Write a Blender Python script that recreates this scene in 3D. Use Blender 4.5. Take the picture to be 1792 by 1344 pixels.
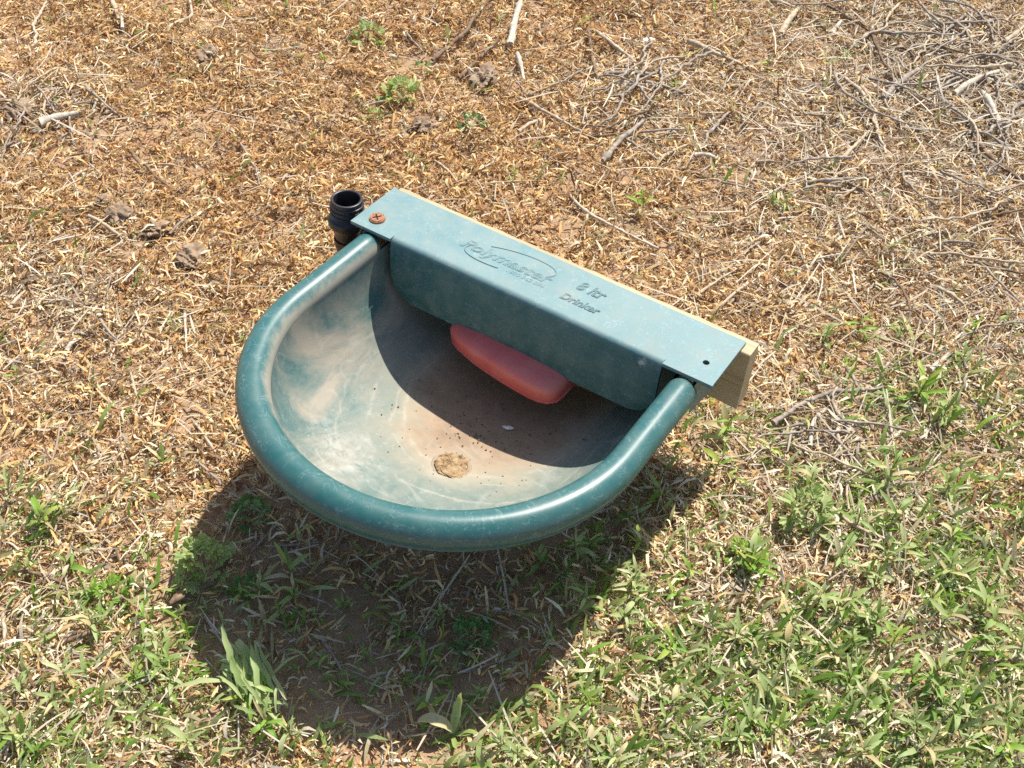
import bpy, bmesh, math, random
import numpy as np
from mathutils import Vector, Matrix, Euler

random.seed(7)
rng = np.random.default_rng(7)
scene = bpy.context.scene
for o in list(bpy.data.objects):
    bpy.data.objects.remove(o)

# ------------------------------------------------------------------ camera, sky, sun, exposure
TILT = math.radians(-4.74)          # the trough leans back on the uneven ground
LIFT = 0.1874                       # height of the lid's front edge above the ground
A = np.array(Matrix.Rotation(TILT, 3, 'X'))
CAM_P = dict(yaw=-.5184, pitch=.7669, roll=.0784, t=(.0082, .0926, 1.2584), f=2050.15)   # fitted to the lid and board corners


def cam_axes():
    cy, sy = math.cos(CAM_P['yaw']), math.sin(CAM_P['yaw'])
    cp, sp = math.cos(CAM_P['pitch']), math.sin(CAM_P['pitch'])
    f = np.array([cp * sy, cp * cy, -sp]); r = np.array([cy, -sy, 0]); u = np.cross(r, f)
    c, s = math.cos(CAM_P['roll']), math.sin(CAM_P['roll'])
    return np.array([c * r + s * u, -s * r + c * u, f])


M_T = cam_axes()
C_T = -M_T.T @ np.array(CAM_P['t'])
M_W = M_T @ A.T
C_W = A @ C_T + np.array([0, 0, LIFT])
cam_data = bpy.data.cameras.new('camera')
cam = bpy.data.objects.new('camera', cam_data)
scene.collection.objects.link(cam)
rot = Matrix((M_W[0], M_W[1], -M_W[2])).transposed()
cam.matrix_world = Matrix.Translation(Vector(C_W)) @ rot.to_4x4()
cam_data.sensor_width = 36
cam_data.lens = CAM_P['f'] / 1792 * 36
cam_data.clip_start = 0.01
cam_data.clip_end = 300
scene.camera = cam

SUN_T = np.array([-.015, -.545, -1.0])          # light direction in the trough's frame
SUN_W = A @ (SUN_T / np.linalg.norm(SUN_T))
sun_el = math.asin(-SUN_W[2])
sun_az = math.atan2(-SUN_W[0], -SUN_W[1])     # from +Y towards +X
world = bpy.data.worlds.new('World'); scene.world = world
world.use_nodes = True
wn = world.node_tree.nodes; wl = world.node_tree.links
wn.clear()
sky = wn.new('ShaderNodeTexSky'); sky.sky_type = 'NISHITA'; sky.sun_disc = False
sky.sun_elevation = sun_el; sky.sun_rotation = sun_az
bg = wn.new('ShaderNodeBackground'); bg.inputs['Strength'].default_value = 0.11
wo = wn.new('ShaderNodeOutputWorld')
wl.new(sky.outputs[0], bg.inputs[0]); wl.new(bg.outputs[0], wo.inputs[0])
sl = bpy.data.lights.new('sun', 'SUN'); sl.energy = 5.0; sl.angle = math.radians(0.53); sl.color = (1.0, .95, .87)
so = bpy.data.objects.new('sun', sl); scene.collection.objects.link(so)
so.rotation_euler = Vector(SUN_W).to_track_quat('-Z', 'Y').to_euler()
so.location = (0, 2, 3)
scene.view_settings.view_transform = 'Standard'
scene.view_settings.look = 'None'
scene.view_settings.gamma = 1
scene.view_settings.use_curve_mapping = False
scene.view_settings.exposure = 0.62
scene.render.engine = 'CYCLES'
scene.cycles.use_denoising = False
scene.cycles.max_bounces = 7
scene.cycles.transparent_max_bounces = 6
col = scene.collection


# ------------------------------------------------------------------ small helpers
def gp(px, py, z=0.0):
    """ground point that the photograph shows at a pixel (used to survey where things lie)"""
    d = np.array([(px - 896) / CAM_P['f'], -(py - 672) / CAM_P['f'], 1.0]) @ M_W
    k = (z - C_W[2]) / d[2]
    p = C_W + k * d
    return p


def gps(pts, z=0.0):
    return np.array([gp(a, b, z)[:2] for a, b in pts])


def hsh(ix, iy, seed):
    n = (ix.astype(np.int64) * 374761393 + iy.astype(np.int64) * 668265263 + seed * 974711) & 0x7fffffff
    n = ((n ^ (n >> 13)) * 1274126177) & 0x7fffffff
    return ((n ^ (n >> 16)) & 0xffff) / 65535.0


def vnoise(x, y, scale, seed=0):
    x = np.asarray(x, float) / scale; y = np.asarray(y, float) / scale
    ix = np.floor(x); iy = np.floor(y); fx = x - ix; fy = y - iy
    fx = fx * fx * (3 - 2 * fx); fy = fy * fy * (3 - 2 * fy)
    a = hsh(ix, iy, seed); b = hsh(ix + 1, iy, seed); c = hsh(ix, iy + 1, seed); d = hsh(ix + 1, iy + 1, seed)
    return (a * (1 - fx) + b * fx) * (1 - fy) + (c * (1 - fx) + d * fx) * fy


DENTS = [(gp(810, 266)[:2], .022, .022), (gp(730, 225)[:2], .03, .008)]


def height(x, y):
    x = np.asarray(x, float); y = np.asarray(y, float)
    h = (vnoise(x, y, .31, 1) - .5) * .018 + (vnoise(x, y, .09, 2) - .5) * .010 + (vnoise(x, y, .03, 3) - .5) * .005 + (vnoise(x, y, .012, 4) - .5) * .003
    under = np.exp(-((x / .16) ** 2 + ((y + .08) / .14) ** 2) ** 2)
    h = h * (1 - .85 * under)
    for (c, r, d) in DENTS:
        h = h - d * np.exp(-(((x - c[0]) ** 2 + (y - c[1]) ** 2) / r ** 2) ** 1.5)
    far = np.clip((np.hypot(x, y) - 2.2) / 1.5, 0, 1)
    return h * (1 - far)


def mesh_np(name, verts, quads=None, tris=None, colors=None, smooth=False):
    me = bpy.data.meshes.new(name)
    verts = np.ascontiguousarray(verts, dtype=np.float32)
    nq = 0 if quads is None else len(quads); nt = 0 if tris is None else len(tris)
    loops = []
    if nq: loops.append(np.asarray(quads, np.int32).ravel())
    if nt: loops.append(np.asarray(tris, np.int32).ravel())
    loops = np.concatenate(loops)
    starts = np.concatenate([np.arange(nq) * 4, nq * 4 + np.arange(nt) * 3]).astype(np.int32)
    me.vertices.add(len(verts)); me.vertices.foreach_set('co', verts.ravel())
    me.loops.add(len(loops)); me.loops.foreach_set('vertex_index', loops)
    me.polygons.add(nq + nt); me.polygons.foreach_set('loop_start', starts)
    if smooth: me.polygons.foreach_set('use_smooth', np.ones(nq + nt, dtype=bool))
    if colors is not None:
        ca = me.color_attributes.new('col', 'FLOAT_COLOR', 'POINT')
        c4 = np.ones((len(verts), 4), np.float32); c4[:, :3] = colors
        ca.data.foreach_set('color', c4.ravel())
    me.update(calc_edges=True)
    me.validate()
    return me


def add(name, me, mat=None, parent=None, label=None, cat=None, group=None, kind=None):
    o = bpy.data.objects.new(name, me)
    col.objects.link(o)
    if mat is not None and me is not None and not me.materials:
        me.materials.append(mat)
    if parent is not None: o.parent = parent
    if label: o['label'] = label
    if cat: o['category'] = cat
    if group: o['group'] = group
    if kind: o['kind'] = kind
    return o


def grid_quads(nu, nv, wrap_v=False, off=0):
    """quads of a (nu x nv) vertex grid, index = i*nv + j"""
    i, j = np.meshgrid(np.arange(nu - 1), np.arange(nv if wrap_v else nv - 1), indexing='ij')
    j2 = (j + 1) % nv
    q = np.stack([i * nv + j, (i + 1) * nv + j, (i + 1) * nv + j2, i * nv + j2], -1).reshape(-1, 4)
    return q + off


# ------------------------------------------------------------------ materials
def new_mat(name):
    m = bpy.data.materials.new(name); m.use_nodes = True
    nt = m.node_tree; nt.nodes.clear()
    return m, nt.nodes, nt.links


def N(n, t, **kw):
    x = n.new(t)
    for k, v in kw.items():
        if k in x.inputs: x.inputs[k].default_value = v
        else: setattr(x, k, v)
    return x


def ramp(n, stops, interp='LINEAR'):
    r = n.new('ShaderNodeValToRGB'); r.color_ramp.interpolation = interp
    el = r.color_ramp.elements
    while len(el) < len(stops): el.new(.5)
    for e, (p, c) in zip(el, stops):
        e.position = p; e.color = c if len(c) == 4 else (*c, 1)
    return r


def g(v): return (v, v, v, 1)


def mixc(n, l, fac, a, b, mode='MIX'):
    m = n.new('ShaderNodeMix'); m.data_type = 'RGBA'; m.blend_type = mode
    for sock, v in ((m.inputs[0], fac), (m.inputs[6], a), (m.inputs[7], b)):
        if hasattr(v, 'is_linked'): l.new(v, sock)
        elif isinstance(v, (int, float)): sock.default_value = v
        else: sock.default_value = (*v, 1) if len(v) == 3 else v
    return m.outputs[2]


def math_n(n, l, op, a, b=None, clamp=False):
    m = n.new('ShaderNodeMath'); m.operation = op; m.use_clamp = clamp
    for sock, v in zip(m.inputs, (a, b)):
        if v is None: continue
        if hasattr(v, 'is_linked'): l.new(v, sock)
        else: sock.default_value = v
    return m.outputs[0]


def noise(n, l, vec, scale, detail=5, rough=.6, dist=0.0):
    t = N(n, 'ShaderNodeTexNoise', Scale=scale, Detail=detail, Roughness=rough, Distortion=dist)
    l.new(vec, t.inputs['Vector'])
    return t.outputs[0]


def scratches(n, l, vec, scale, seed, width=.012, ang=0.0, stretch=6.0):
    """fine hairline scuffs: iso-lines of a stretched noise, broken up by another noise"""
    mr = N(n, 'ShaderNodeMapping'); mr.inputs['Rotation'].default_value = (.3 * ang, .2, ang); mr.inputs['Location'].default_value = (seed, seed * 1.7, seed * .3)
    l.new(vec, mr.inputs['Vector'])
    mp = N(n, 'ShaderNodeMapping'); mp.inputs['Scale'].default_value = (1, stretch, stretch)
    l.new(mr.outputs[0], mp.inputs['Vector'])
    a = noise(n, l, mp.outputs[0], scale, 2, .5, .35)
    d = math_n(n, l, 'ABSOLUTE', math_n(n, l, 'SUBTRACT', a, .5))
    r = ramp(n, [(0, g(1)), (width, g(0))]); l.new(d, r.inputs[0])
    b = noise(n, l, mr.outputs[0], scale * 2.2, 3, .6)
    rb = ramp(n, [(.52, g(0)), (.64, g(1))]); l.new(b, rb.inputs[0])
    return math_n(n, l, 'MULTIPLY', r.outputs[0], rb.outputs[0])


TEAL = (.012, .092, .086)
DUST = (.34, .31, .25)
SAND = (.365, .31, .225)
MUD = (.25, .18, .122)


def plastic(name, dust=.25, fade_sheen=.0, scuff=.5, rough=.38, kind='lid'):
    m, n, l = new_mat(name)
    tc = N(n, 'ShaderNodeTexCoord'); ob = tc.outputs['Object']
    big = noise(n, l, ob, 9, 6, .62); fine = noise(n, l, ob, 140, 4, .7); mid = noise(n, l, ob, 38, 5, .65, .3)
    c = mixc(n, l, big, (TEAL[0] * .8, TEAL[1] * .8, TEAL[2] * .82), (TEAL[0] * 1.5 + .004, TEAL[1] * 1.25, TEAL[2] * 1.3))
    sx = N(n, 'ShaderNodeSeparateXYZ'); l.new(ob, sx.inputs[0])
    if fade_sheen and kind == 'lid':
        fz = ramp(n, [(.0, g(.12)), (1, g(1))]); l.new(math_n(n, l, 'MULTIPLY', math_n(n, l, 'SUBTRACT', sx.outputs['Z'], LIFT - .007), 170.0, True), fz.inputs[0])  # faded top with sky sheen mixed into its colour; shaded baffle kept darker
        fade_sheen = math_n(n, l, 'MULTIPLY', fz.outputs[0], fade_sheen); film_m = fz.outputs[0]
    if fade_sheen: c = mixc(n, l, math_n(n, l, 'MULTIPLY', math_n(n, l, 'ADD', .55, math_n(n, l, 'MULTIPLY', big, .9)), fade_sheen, True), c, (.17, .285, .295))
    # general dust film
    rd = ramp(n, [(.38, g(0)), (.72, g(1))]); l.new(mid, rd.inputs[0])
    film = math_n(n, l, 'MULTIPLY', rd.outputs[0], dust)
    c = mixc(n, l, film, c, DUST)
    sp = ramp(n, [(.66, g(0)), (.74, g(1))]); l.new(fine, sp.inputs[0])
    c = mixc(n, l, math_n(n, l, 'MULTIPLY', sp.outputs[0], .13), c, (.4, .45, .43))
    s1 = scratches(n, l, ob, 26, 1.3, .02, .5); s2 = scratches(n, l, ob, 34, 4.1, .022, 1.5); s3 = scratches(n, l, ob, 22, 7.7, .016, 2.4)
    s = math_n(n, l, 'MAXIMUM', math_n(n, l, 'MAXIMUM', s1, s2), s3)
    c = mixc(n, l, math_n(n, l, 'MULTIPLY', s, scuff), c, (.42, .5, .5))
    r_in = rough
    if kind == 'lid':
        v = N(n, 'ShaderNodeTexVoronoi', Scale=16); l.new(ob, v.inputs['Vector'])
        vn = noise(n, l, ob, 210, 3, .6)
        dd = math_n(n, l, 'ADD', v.outputs['Distance'], math_n(n, l, 'MULTIPLY', math_n(n, l, 'SUBTRACT', vn, .5), .22))
        pick = ramp(n, [(.62, g(0)), (.64, g(1))]); l.new(v.outputs['Color'], pick.inputs[0])
        rs = ramp(n, [(.05, g(1)), (.1, g(0))]); l.new(dd, rs.inputs[0])
        c = mixc(n, l, math_n(n, l, 'MULTIPLY', math_n(n, l, 'MULTIPLY', rs.outputs[0], pick.outputs[0]), .8), c, (.56, .5, .42))
    if kind == 'bowl':
        # water-line deposits: mud on the floor, sand where the last water dried, dusty streaks down the wall
        rho = n.new('ShaderNodeAttribute'); rho.attribute_name = 'rho'
        rr = rho.outputs['Fac']
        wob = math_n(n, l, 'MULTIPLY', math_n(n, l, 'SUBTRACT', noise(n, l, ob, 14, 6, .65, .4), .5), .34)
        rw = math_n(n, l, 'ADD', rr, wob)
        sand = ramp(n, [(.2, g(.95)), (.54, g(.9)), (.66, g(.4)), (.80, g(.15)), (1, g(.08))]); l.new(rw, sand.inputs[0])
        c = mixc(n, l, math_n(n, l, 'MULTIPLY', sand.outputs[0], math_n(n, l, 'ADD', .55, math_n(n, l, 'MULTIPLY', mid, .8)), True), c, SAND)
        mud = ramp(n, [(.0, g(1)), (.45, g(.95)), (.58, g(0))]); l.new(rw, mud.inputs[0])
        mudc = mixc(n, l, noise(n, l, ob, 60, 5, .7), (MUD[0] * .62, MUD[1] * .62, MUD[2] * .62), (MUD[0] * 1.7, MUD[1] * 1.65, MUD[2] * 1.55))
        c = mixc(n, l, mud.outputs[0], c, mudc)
        # rings left as the water dropped
        for (c0, wd, st_) in ((.555, .012, .5), (.60, .007, .35), (.70, .010, .4), (.80, .006, .3), (.875, .009, .35)):
            d_ = math_n(n, l, 'ABSOLUTE', math_n(n, l, 'SUBTRACT', math_n(n, l, 'ADD', rr, math_n(n, l, 'MULTIPLY', wob, .28)), c0))
            rg_ = ramp(n, [(0, g(1)), (wd, g(0))]); l.new(d_, rg_.inputs[0])
            br = ramp(n, [(.42, g(0)), (.60, g(1))]); l.new(noise(n, l, ob, 30, 5, .7), br.inputs[0])
            c = mixc(n, l, math_n(n, l, 'MULTIPLY', math_n(n, l, 'MULTIPLY', rg_.outputs[0], br.outputs[0]), st_), c, (.44, .41, .34))
        # dark damp spots in the mud
        ds = ramp(n, [(.68, g(0)), (.76, g(1))]); l.new(noise(n, l, ob, 75, 3, .6), ds.inputs[0])
        c = mixc(n, l, math_n(n, l, 'MULTIPLY', math_n(n, l, 'MULTIPLY', ds.outputs[0], mud.outputs[0]), .7), c, (.03, .04, .05))
        # dusty band below the lip on the wall, streaked downwards
        mp = N(n, 'ShaderNodeMapping'); mp.inputs['Scale'].default_value = (14, 5, 3); l.new(ob, mp.inputs['Vector'])
        st = noise(n, l, mp.outputs[0], 1.6, 5, .65, .6)
        wl_ = ramp(n, [(.62, g(0)), (.86, g(1)), (1, g(1))]); l.new(math_n(n, l, 'ADD', rr, math_n(n, l, 'MULTIPLY', wob, .5)), wl_.inputs[0])
        stc = ramp(n, [(.36, g(0)), (.56, g(1))]); l.new(st, stc.inputs[0])
        lft = ramp(n, [(.30, g(1)), (.62, g(.12))])
        l.new(math_n(n, l, 'ADD', math_n(n, l, 'MULTIPLY', sx.outputs['X'], 2.0), .5), lft.inputs[0])
        band = math_n(n, l, 'MULTIPLY', math_n(n, l, 'MULTIPLY', wl_.outputs[0], stc.outputs[0]), lft.outputs[0])
        c = mixc(n, l, math_n(n, l, 'MULTIPLY', band, .85), c, (.36, .31, .24))
        # pale dried scum lines
        w1 = scratches(n, l, ob, 7, 2.2, .03, 1.2, 2.0); w2 = scratches(n, l, ob, 9, 9.4, .03, .4, 2.5)
        c = mixc(n, l, math_n(n, l, 'MULTIPLY', math_n(n, l, 'MAXIMUM', w1, w2), .22), c, (.45, .45, .4))
        # a lacy patch of dried algae
        ctr = N(n, 'ShaderNodeVectorMath', operation='DISTANCE'); l.new(ob, ctr.inputs[0]); ctr.inputs[1].default_value = SCUM
        lr = ramp(n, [(.40, g(0)), (.60, g(1))]); l.new(noise(n, l, ob, 55, 7, .75, 1.2), lr.inputs[0])
        cd = ramp(n, [(.012, g(1)), (.055, g(0))]); l.new(math_n(n, l, 'ADD', ctr.outputs['Value'], math_n(n, l, 'MULTIPLY', math_n(n, l, 'SUBTRACT', mid, .5), .11)), cd.inputs[0])
        c = mixc(n, l, math_n(n, l, 'MULTIPLY', math_n(n, l, 'MULTIPLY', lr.outputs[0], cd.outputs[0]), .6), c, (.48, .47, .41))
        dp = N(n, 'ShaderNodeVectorMath', operation='DISTANCE'); l.new(ob, dp.inputs[0]); dp.inputs[1].default_value = (.0085, -.135, LIFT - .13)
        dr = ramp(n, [(.018, g(.95)), (.040, g(0))]); l.new(math_n(n, l, 'ADD', dp.outputs['Value'], math_n(n, l, 'MULTIPLY', math_n(n, l, 'SUBTRACT', mid, .5), .03)), dr.inputs[0])
        c = mixc(n, l, math_n(n, l, 'MULTIPLY', dr.outputs[0], .6), c, SAND)
        r_in = math_n(n, l, 'ADD', rough, math_n(n, l, 'MULTIPLY', math_n(n, l, 'MAXIMUM', sand.outputs[0], mud.outputs[0]), .4), True)
    if kind == 'rim':
        inw = n.new('ShaderNodeAttribute'); inw.attribute_name = 'inward'
        im = ramp(n, [(.30, g(0)), (.62, g(1))]); l.new(math_n(n, l, 'ADD', inw.outputs['Fac'], math_n(n, l, 'MULTIPLY', math_n(n, l, 'SUBTRACT', noise(n, l, ob, 24, 6, .7, .3), .5), .9)), im.inputs[0])
        c = mixc(n, l, math_n(n, l, 'MULTIPLY', im.outputs[0], .75), c, (.33, .29, .225))
        # soil splashed on the outer, lower side of the roll
        lo = ramp(n, [(.0, g(.75)), (.35, g(.5)), (.62, g(0))])
        l.new(math_n(n, l, 'ADD', math_n(n, l, 'MULTIPLY', math_n(n, l, 'SUBTRACT', sx.outputs['Z'], LIFT - .055), 22.0), math_n(n, l, 'MULTIPLY', math_n(n, l, 'SUBTRACT', mid, .5), .9)), lo.inputs[0])
        c = mixc(n, l, math_n(n, l, 'MULTIPLY', lo.outputs[0], .4), c, (.22, .18, .13))
    b = N(n, 'ShaderNodeBsdfPrincipled'); l.new(c, b.inputs['Base Color'])
    rn = math_n(n, l, 'ADD', r_in, math_n(n, l, 'MULTIPLY', math_n(n, l, 'SUBTRACT', mid, .5), .14))
    rn = math_n(n, l, 'ADD', rn, math_n(n, l, 'MULTIPLY', film, .3), True)
    if kind == 'rim': rn = math_n(n, l, 'ADD', rn, math_n(n, l, 'MULTIPLY', im.outputs[0], .3), True)
    l.new(rn, b.inputs['Roughness'])
    b.inputs['Specular IOR Level'].default_value = .5
    bp_ = N(n, 'ShaderNodeBump', Strength=.06 if kind == 'rim' else .2, Distance=.0006)
    l.new(math_n(n, l, 'ADD', fine, math_n(n, l, 'MULTIPLY', s, -.6)), bp_.inputs['Height'])
    l.new(bp_.outputs[0], b.inputs['Normal'])
    out = N(n, 'ShaderNodeOutputMaterial'); l.new(b.outputs[0], out.inputs[0])
    return m


SCUM = (-.075, -.205, LIFT - .095)
MAT_LID = plastic('teal_plastic_lid', dust=.34, fade_sheen=.70, scuff=.34, rough=.55, kind='lid')
MAT_RIM = plastic('teal_plastic_rim', dust=.11, fade_sheen=.05, scuff=.26, rough=.36, kind='rim')
MAT_BOWL = plastic('teal_plastic_bowl', dust=.26, fade_sheen=.16, scuff=.4, rough=.5, kind='bowl')


def simple(name, stops, scale=30, rough=.6, bump=.2, stretch=(1, 1, 1), transl=0, detail=6, bdist=.001, spec=.3, coord='Object'):
    m, n, l = new_mat(name)
    tc = N(n, 'ShaderNodeTexCoord')
    mp = N(n, 'ShaderNodeMapping'); mp.inputs['Scale'].default_value = stretch; l.new(tc.outputs[coord], mp.inputs['Vector'])
    nz = noise(n, l, mp.outputs[0], scale, detail, .65, .2)
    r = ramp(n, stops); l.new(nz, r.inputs[0])
    b = N(n, 'ShaderNodeBsdfPrincipled', Roughness=rough); b.inputs['Specular IOR Level'].default_value = spec
    l.new(r.outputs[0], b.inputs['Base Color'])
    bp_ = N(n, 'ShaderNodeBump', Strength=bump, Distance=bdist); l.new(nz, bp_.inputs['Height']); l.new(bp_.outputs[0], b.inputs['Normal'])
    out = N(n, 'ShaderNodeOutputMaterial'); l.new(b.outputs[0], out.inputs[0])
    return m


MAT_FLOAT = simple('faded_red_float', [(.25, (.62, .11, .095)), (.5, (.74, .155, .135)), (.8, (.76, .26, .21))], 22, .55, .12, spec=.4)
MAT_BLACK = simple('black_moulded_plastic', [(.3, (.012, .011, .012)), (.7, (.035, .03, .032))], 60, .36, .1, spec=.5)
MAT_RUST = simple('rusty_steel', [(.25, (.10, .035, .015)), (.5, (.33, .14, .07)), (.8, (.52, .30, .18))], 420, .75, .5, bdist=.0006)
MAT_DARKSLOT = simple('screw_recess', [(.3, (.02, .012, .01)), (.7, (.05, .03, .02))], 200, .9, .1)
MAT_WOOD = simple('pine_board', [(.2, (.20, .13, .07)), (.42, (.43, .32, .185)), (.6, (.50, .39, .24)), (.8, (.28, .19, .11))], 9, .7, .5, stretch=(.5, 7, 7), bdist=.001)
MAT_MUDPLUG = simple('dried_mud', [(.36, (.05, .03, .015)), (.50, (.29, .19, .10)), (.72, (.48, .35, .20))], 170, .95, 1.0, bdist=.003)
MAT_CLOD = simple('earth_clod', [(.25, (.14, .09, .055)), (.5, (.30, .21, .135)), (.75, (.46, .36, .25))], 60, .95, .7, bdist=.002)
MAT_CHIP = simple('white_chip', [(.3, (.62, .60, .58)), (.7, (.82, .80, .78))], 90, .6, .2)
TWIG = {
    'pale': simple('twig_pale', [(.3, (.24, .17, .105)), (.5, (.46, .36, .245)), (.7, (.60, .50, .37))], 120, .8, .6, stretch=(1, 1, 1)),
    'grey': simple('twig_grey', [(.3, (.15, .115, .085)), (.5, (.31, .255, .20)), (.7, (.46, .40, .33))], 120, .85, .6),
    'brown': simple('twig_brown', [(.3, (.09, .05, .03)), (.5, (.20, .13, .08)), (.7, (.32, .235, .16))], 120, .85, .6),
    'white': simple('twig_bleached', [(.3, (.28, .225, .165)), (.5, (.50, .43, .335)), (.7, (.63, .565, .46))], 120, .8, .6),
}


def litter_mat(name, transl=.25, rough=.6, spec=.25):
    m, n, l = new_mat(name)
    at = n.new('ShaderNodeAttribute'); at.attribute_name = 'col'
    tc = N(n, 'ShaderNodeTexCoord')
    nz = noise(n, l, tc.outputs['Object'], 420, 2, .6)
    c = mixc(n, l, 1.0, at.outputs['Color'], mixc(n, l, nz, (.6, .6, .6), (1.25, 1.25, 1.25)), 'MULTIPLY')
    b = N(n, 'ShaderNodeBsdfPrincipled', Roughness=rough); b.inputs['Specular IOR Level'].default_value = spec
    l.new(c, b.inputs['Base Color'])
    t = N(n, 'ShaderNodeBsdfTranslucent'); l.new(c, t.inputs['Color'])
    mx = N(n, 'ShaderNodeMixShader'); mx.inputs[0].default_value = transl
    l.new(b.outputs[0], mx.inputs[1]); l.new(t.outputs[0], mx.inputs[2])
    out = N(n, 'ShaderNodeOutputMaterial'); l.new(mx.outputs[0], out.inputs[0])
    return m


def leaf_mat(name, c0, c1, c2, transl=.32, rough=.5):
    m, n, l = new_mat(name)
    oi = N(n, 'ShaderNodeObjectInfo'); tc = N(n, 'ShaderNodeTexCoord')
    r = ramp(n, [(0, c0), (.5, c1), (1, c2)]); l.new(oi.outputs['Random'], r.inputs[0])
    nz = noise(n, l, tc.outputs['Object'], 180, 3, .6)
    c = mixc(n, l, 1.0, r.outputs[0], mixc(n, l, nz, (.65, .65, .65), (1.3, 1.3, 1.25)), 'MULTIPLY')
    b = N(n, 'ShaderNodeBsdfPrincipled', Roughness=rough); b.inputs['Specular IOR Level'].default_value = .25
    l.new(c, b.inputs['Base Color'])
    t = N(n, 'ShaderNodeBsdfTranslucent'); l.new(mixc(n, l, 1.0, c, (1.2, 1.3, .6), 'MULTIPLY'), t.inputs['Color'])
    mx = N(n, 'ShaderNodeMixShader'); mx.inputs[0].default_value = transl
    l.new(b.outputs[0], mx.inputs[1]); l.new(t.outputs[0], mx.inputs[2])
    out = N(n, 'ShaderNodeOutputMaterial'); l.new(mx.outputs[0], out.inputs[0])
    return m


MAT_LITTER = litter_mat('dry_litter', .22, .85, .12)
MAT_COVER = litter_mat('green_cover', .4, .42)
MAT_LEAF = leaf_mat('green_leaf', (.20, .30, .08), (.27, .37, .11), (.37, .43, .16))
MAT_LEAF_BRIGHT = leaf_mat('bright_leaf', (.19, .35, .06), (.27, .41, .07), (.40, .45, .10))
MAT_LEAF_GREY = leaf_mat('grey_green_leaf', (.32, .41, .16), (.41, .49, .22), (.51, .54, .28), .4, .5)
MAT_LEAF_LOBED = leaf_mat('lobed_leaf', (.14, .26, .08), (.21, .33, .12), (.30, .40, .18))
MAT_LEAF_DRY = leaf_mat('dry_leaf', (.50, .40, .20), (.58, .50, .28), (.62, .55, .36))
MAT_STEM = leaf_mat('plant_stem', (.20, .20, .09), (.26, .23, .11), (.30, .22, .13), .1)


def ground_mat():
    m, n, l = new_mat('soil')
    tc = N(n, 'ShaderNodeTexCoord'); ob = tc.outputs['Object']
    a = noise(n, l, ob, 5, 6, .6); b_ = noise(n, l, ob, 90, 6, .7); f = noise(n, l, ob, 500, 4, .7)
    r1 = ramp(n, [(.3, (.23, .13, .07)), (.5, (.38, .24, .14)), (.7, (.50, .35, .22))]); l.new(b_, r1.inputs[0])
    c = mixc(n, l, a, r1.outputs[0], (.45, .31, .195)); 
    c = mixc(n, l, 1.0, c, mixc(n, l, f, (.45, .43, .4), (1.45, 1.45, 1.45)), 'MULTIPLY')
    b = N(n, 'ShaderNodeBsdfPrincipled', Roughness=.95); b.inputs['Specular IOR Level'].default_value = .1
    l.new(c, b.inputs['Base Color'])
    bp_ = N(n, 'ShaderNodeBump', Strength=.8, Distance=.004)
    l.new(math_n(n, l, 'ADD', b_, math_n(n, l, 'MULTIPLY', f, .5)), bp_.inputs['Height']); l.new(bp_.outputs[0], b.inputs['Normal'])
    out = N(n, 'ShaderNodeOutputMaterial'); l.new(b.outputs[0], out.inputs[0])
    return m


MAT_SOIL = ground_mat()

# ------------------------------------------------------------------ ground
gx = np.concatenate([[-60, -30, -14, -7, -4, -2.8], np.arange(-2.1, 2.1001, .01), [2.8, 4, 7, 14, 30, 60]])
X, Y = np.meshgrid(gx, gx, indexing='ij')
V = np.stack([X, Y, height(X, Y)], -1).reshape(-1, 3)
add('ground', mesh_np('ground', V, grid_quads(len(gx), len(gx)), smooth=True), MAT_SOIL, kind='structure', label='dry reddish brown soil under the straw litter')

# ------------------------------------------------------------------ water trough
TROUGH_BASE = Vector(A @ np.array([0, 0, -LIFT]) + np.array([0, 0, LIFT]))
trough = add('water_trough', None, label='dark teal moulded plastic livestock drinking trough with curved rim and flat lid', cat='water trough')
trough.location = TROUGH_BASE
trough.rotation_euler = (TILT, 0, 0)
TM = Matrix.Translation(TROUGH_BASE) @ Matrix.Rotation(TILT, 4, 'X')

RC, Y0, YE = .2015, -.122, -.006      # rim centre line: half width, start of the curve, ends of the arms
TR = .0176                             # radius of the rolled rim
ZC = -.0205 + LIFT                     # height of its centre


def u_path(r, y0, ye, n_arm, n_arc, yb=None, sq=1.0):
    a = np.linspace(0, math.pi, n_arc)
    arc = np.stack([r * np.cos(a), y0 - r * sq * np.sin(a)], 1)
    arm = np.linspace(ye, y0, n_arm, endpoint=False)
    R_ = np.stack([np.full(n_arm, r), arm], 1); L_ = np.stack([np.full(n_arm, -r), arm[::-1]], 1)
    return np.concatenate([R_, arc, L_])


def smooth01(x): x = np.clip(x, 0, 1); return x * x * (3 - 2 * x)


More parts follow.
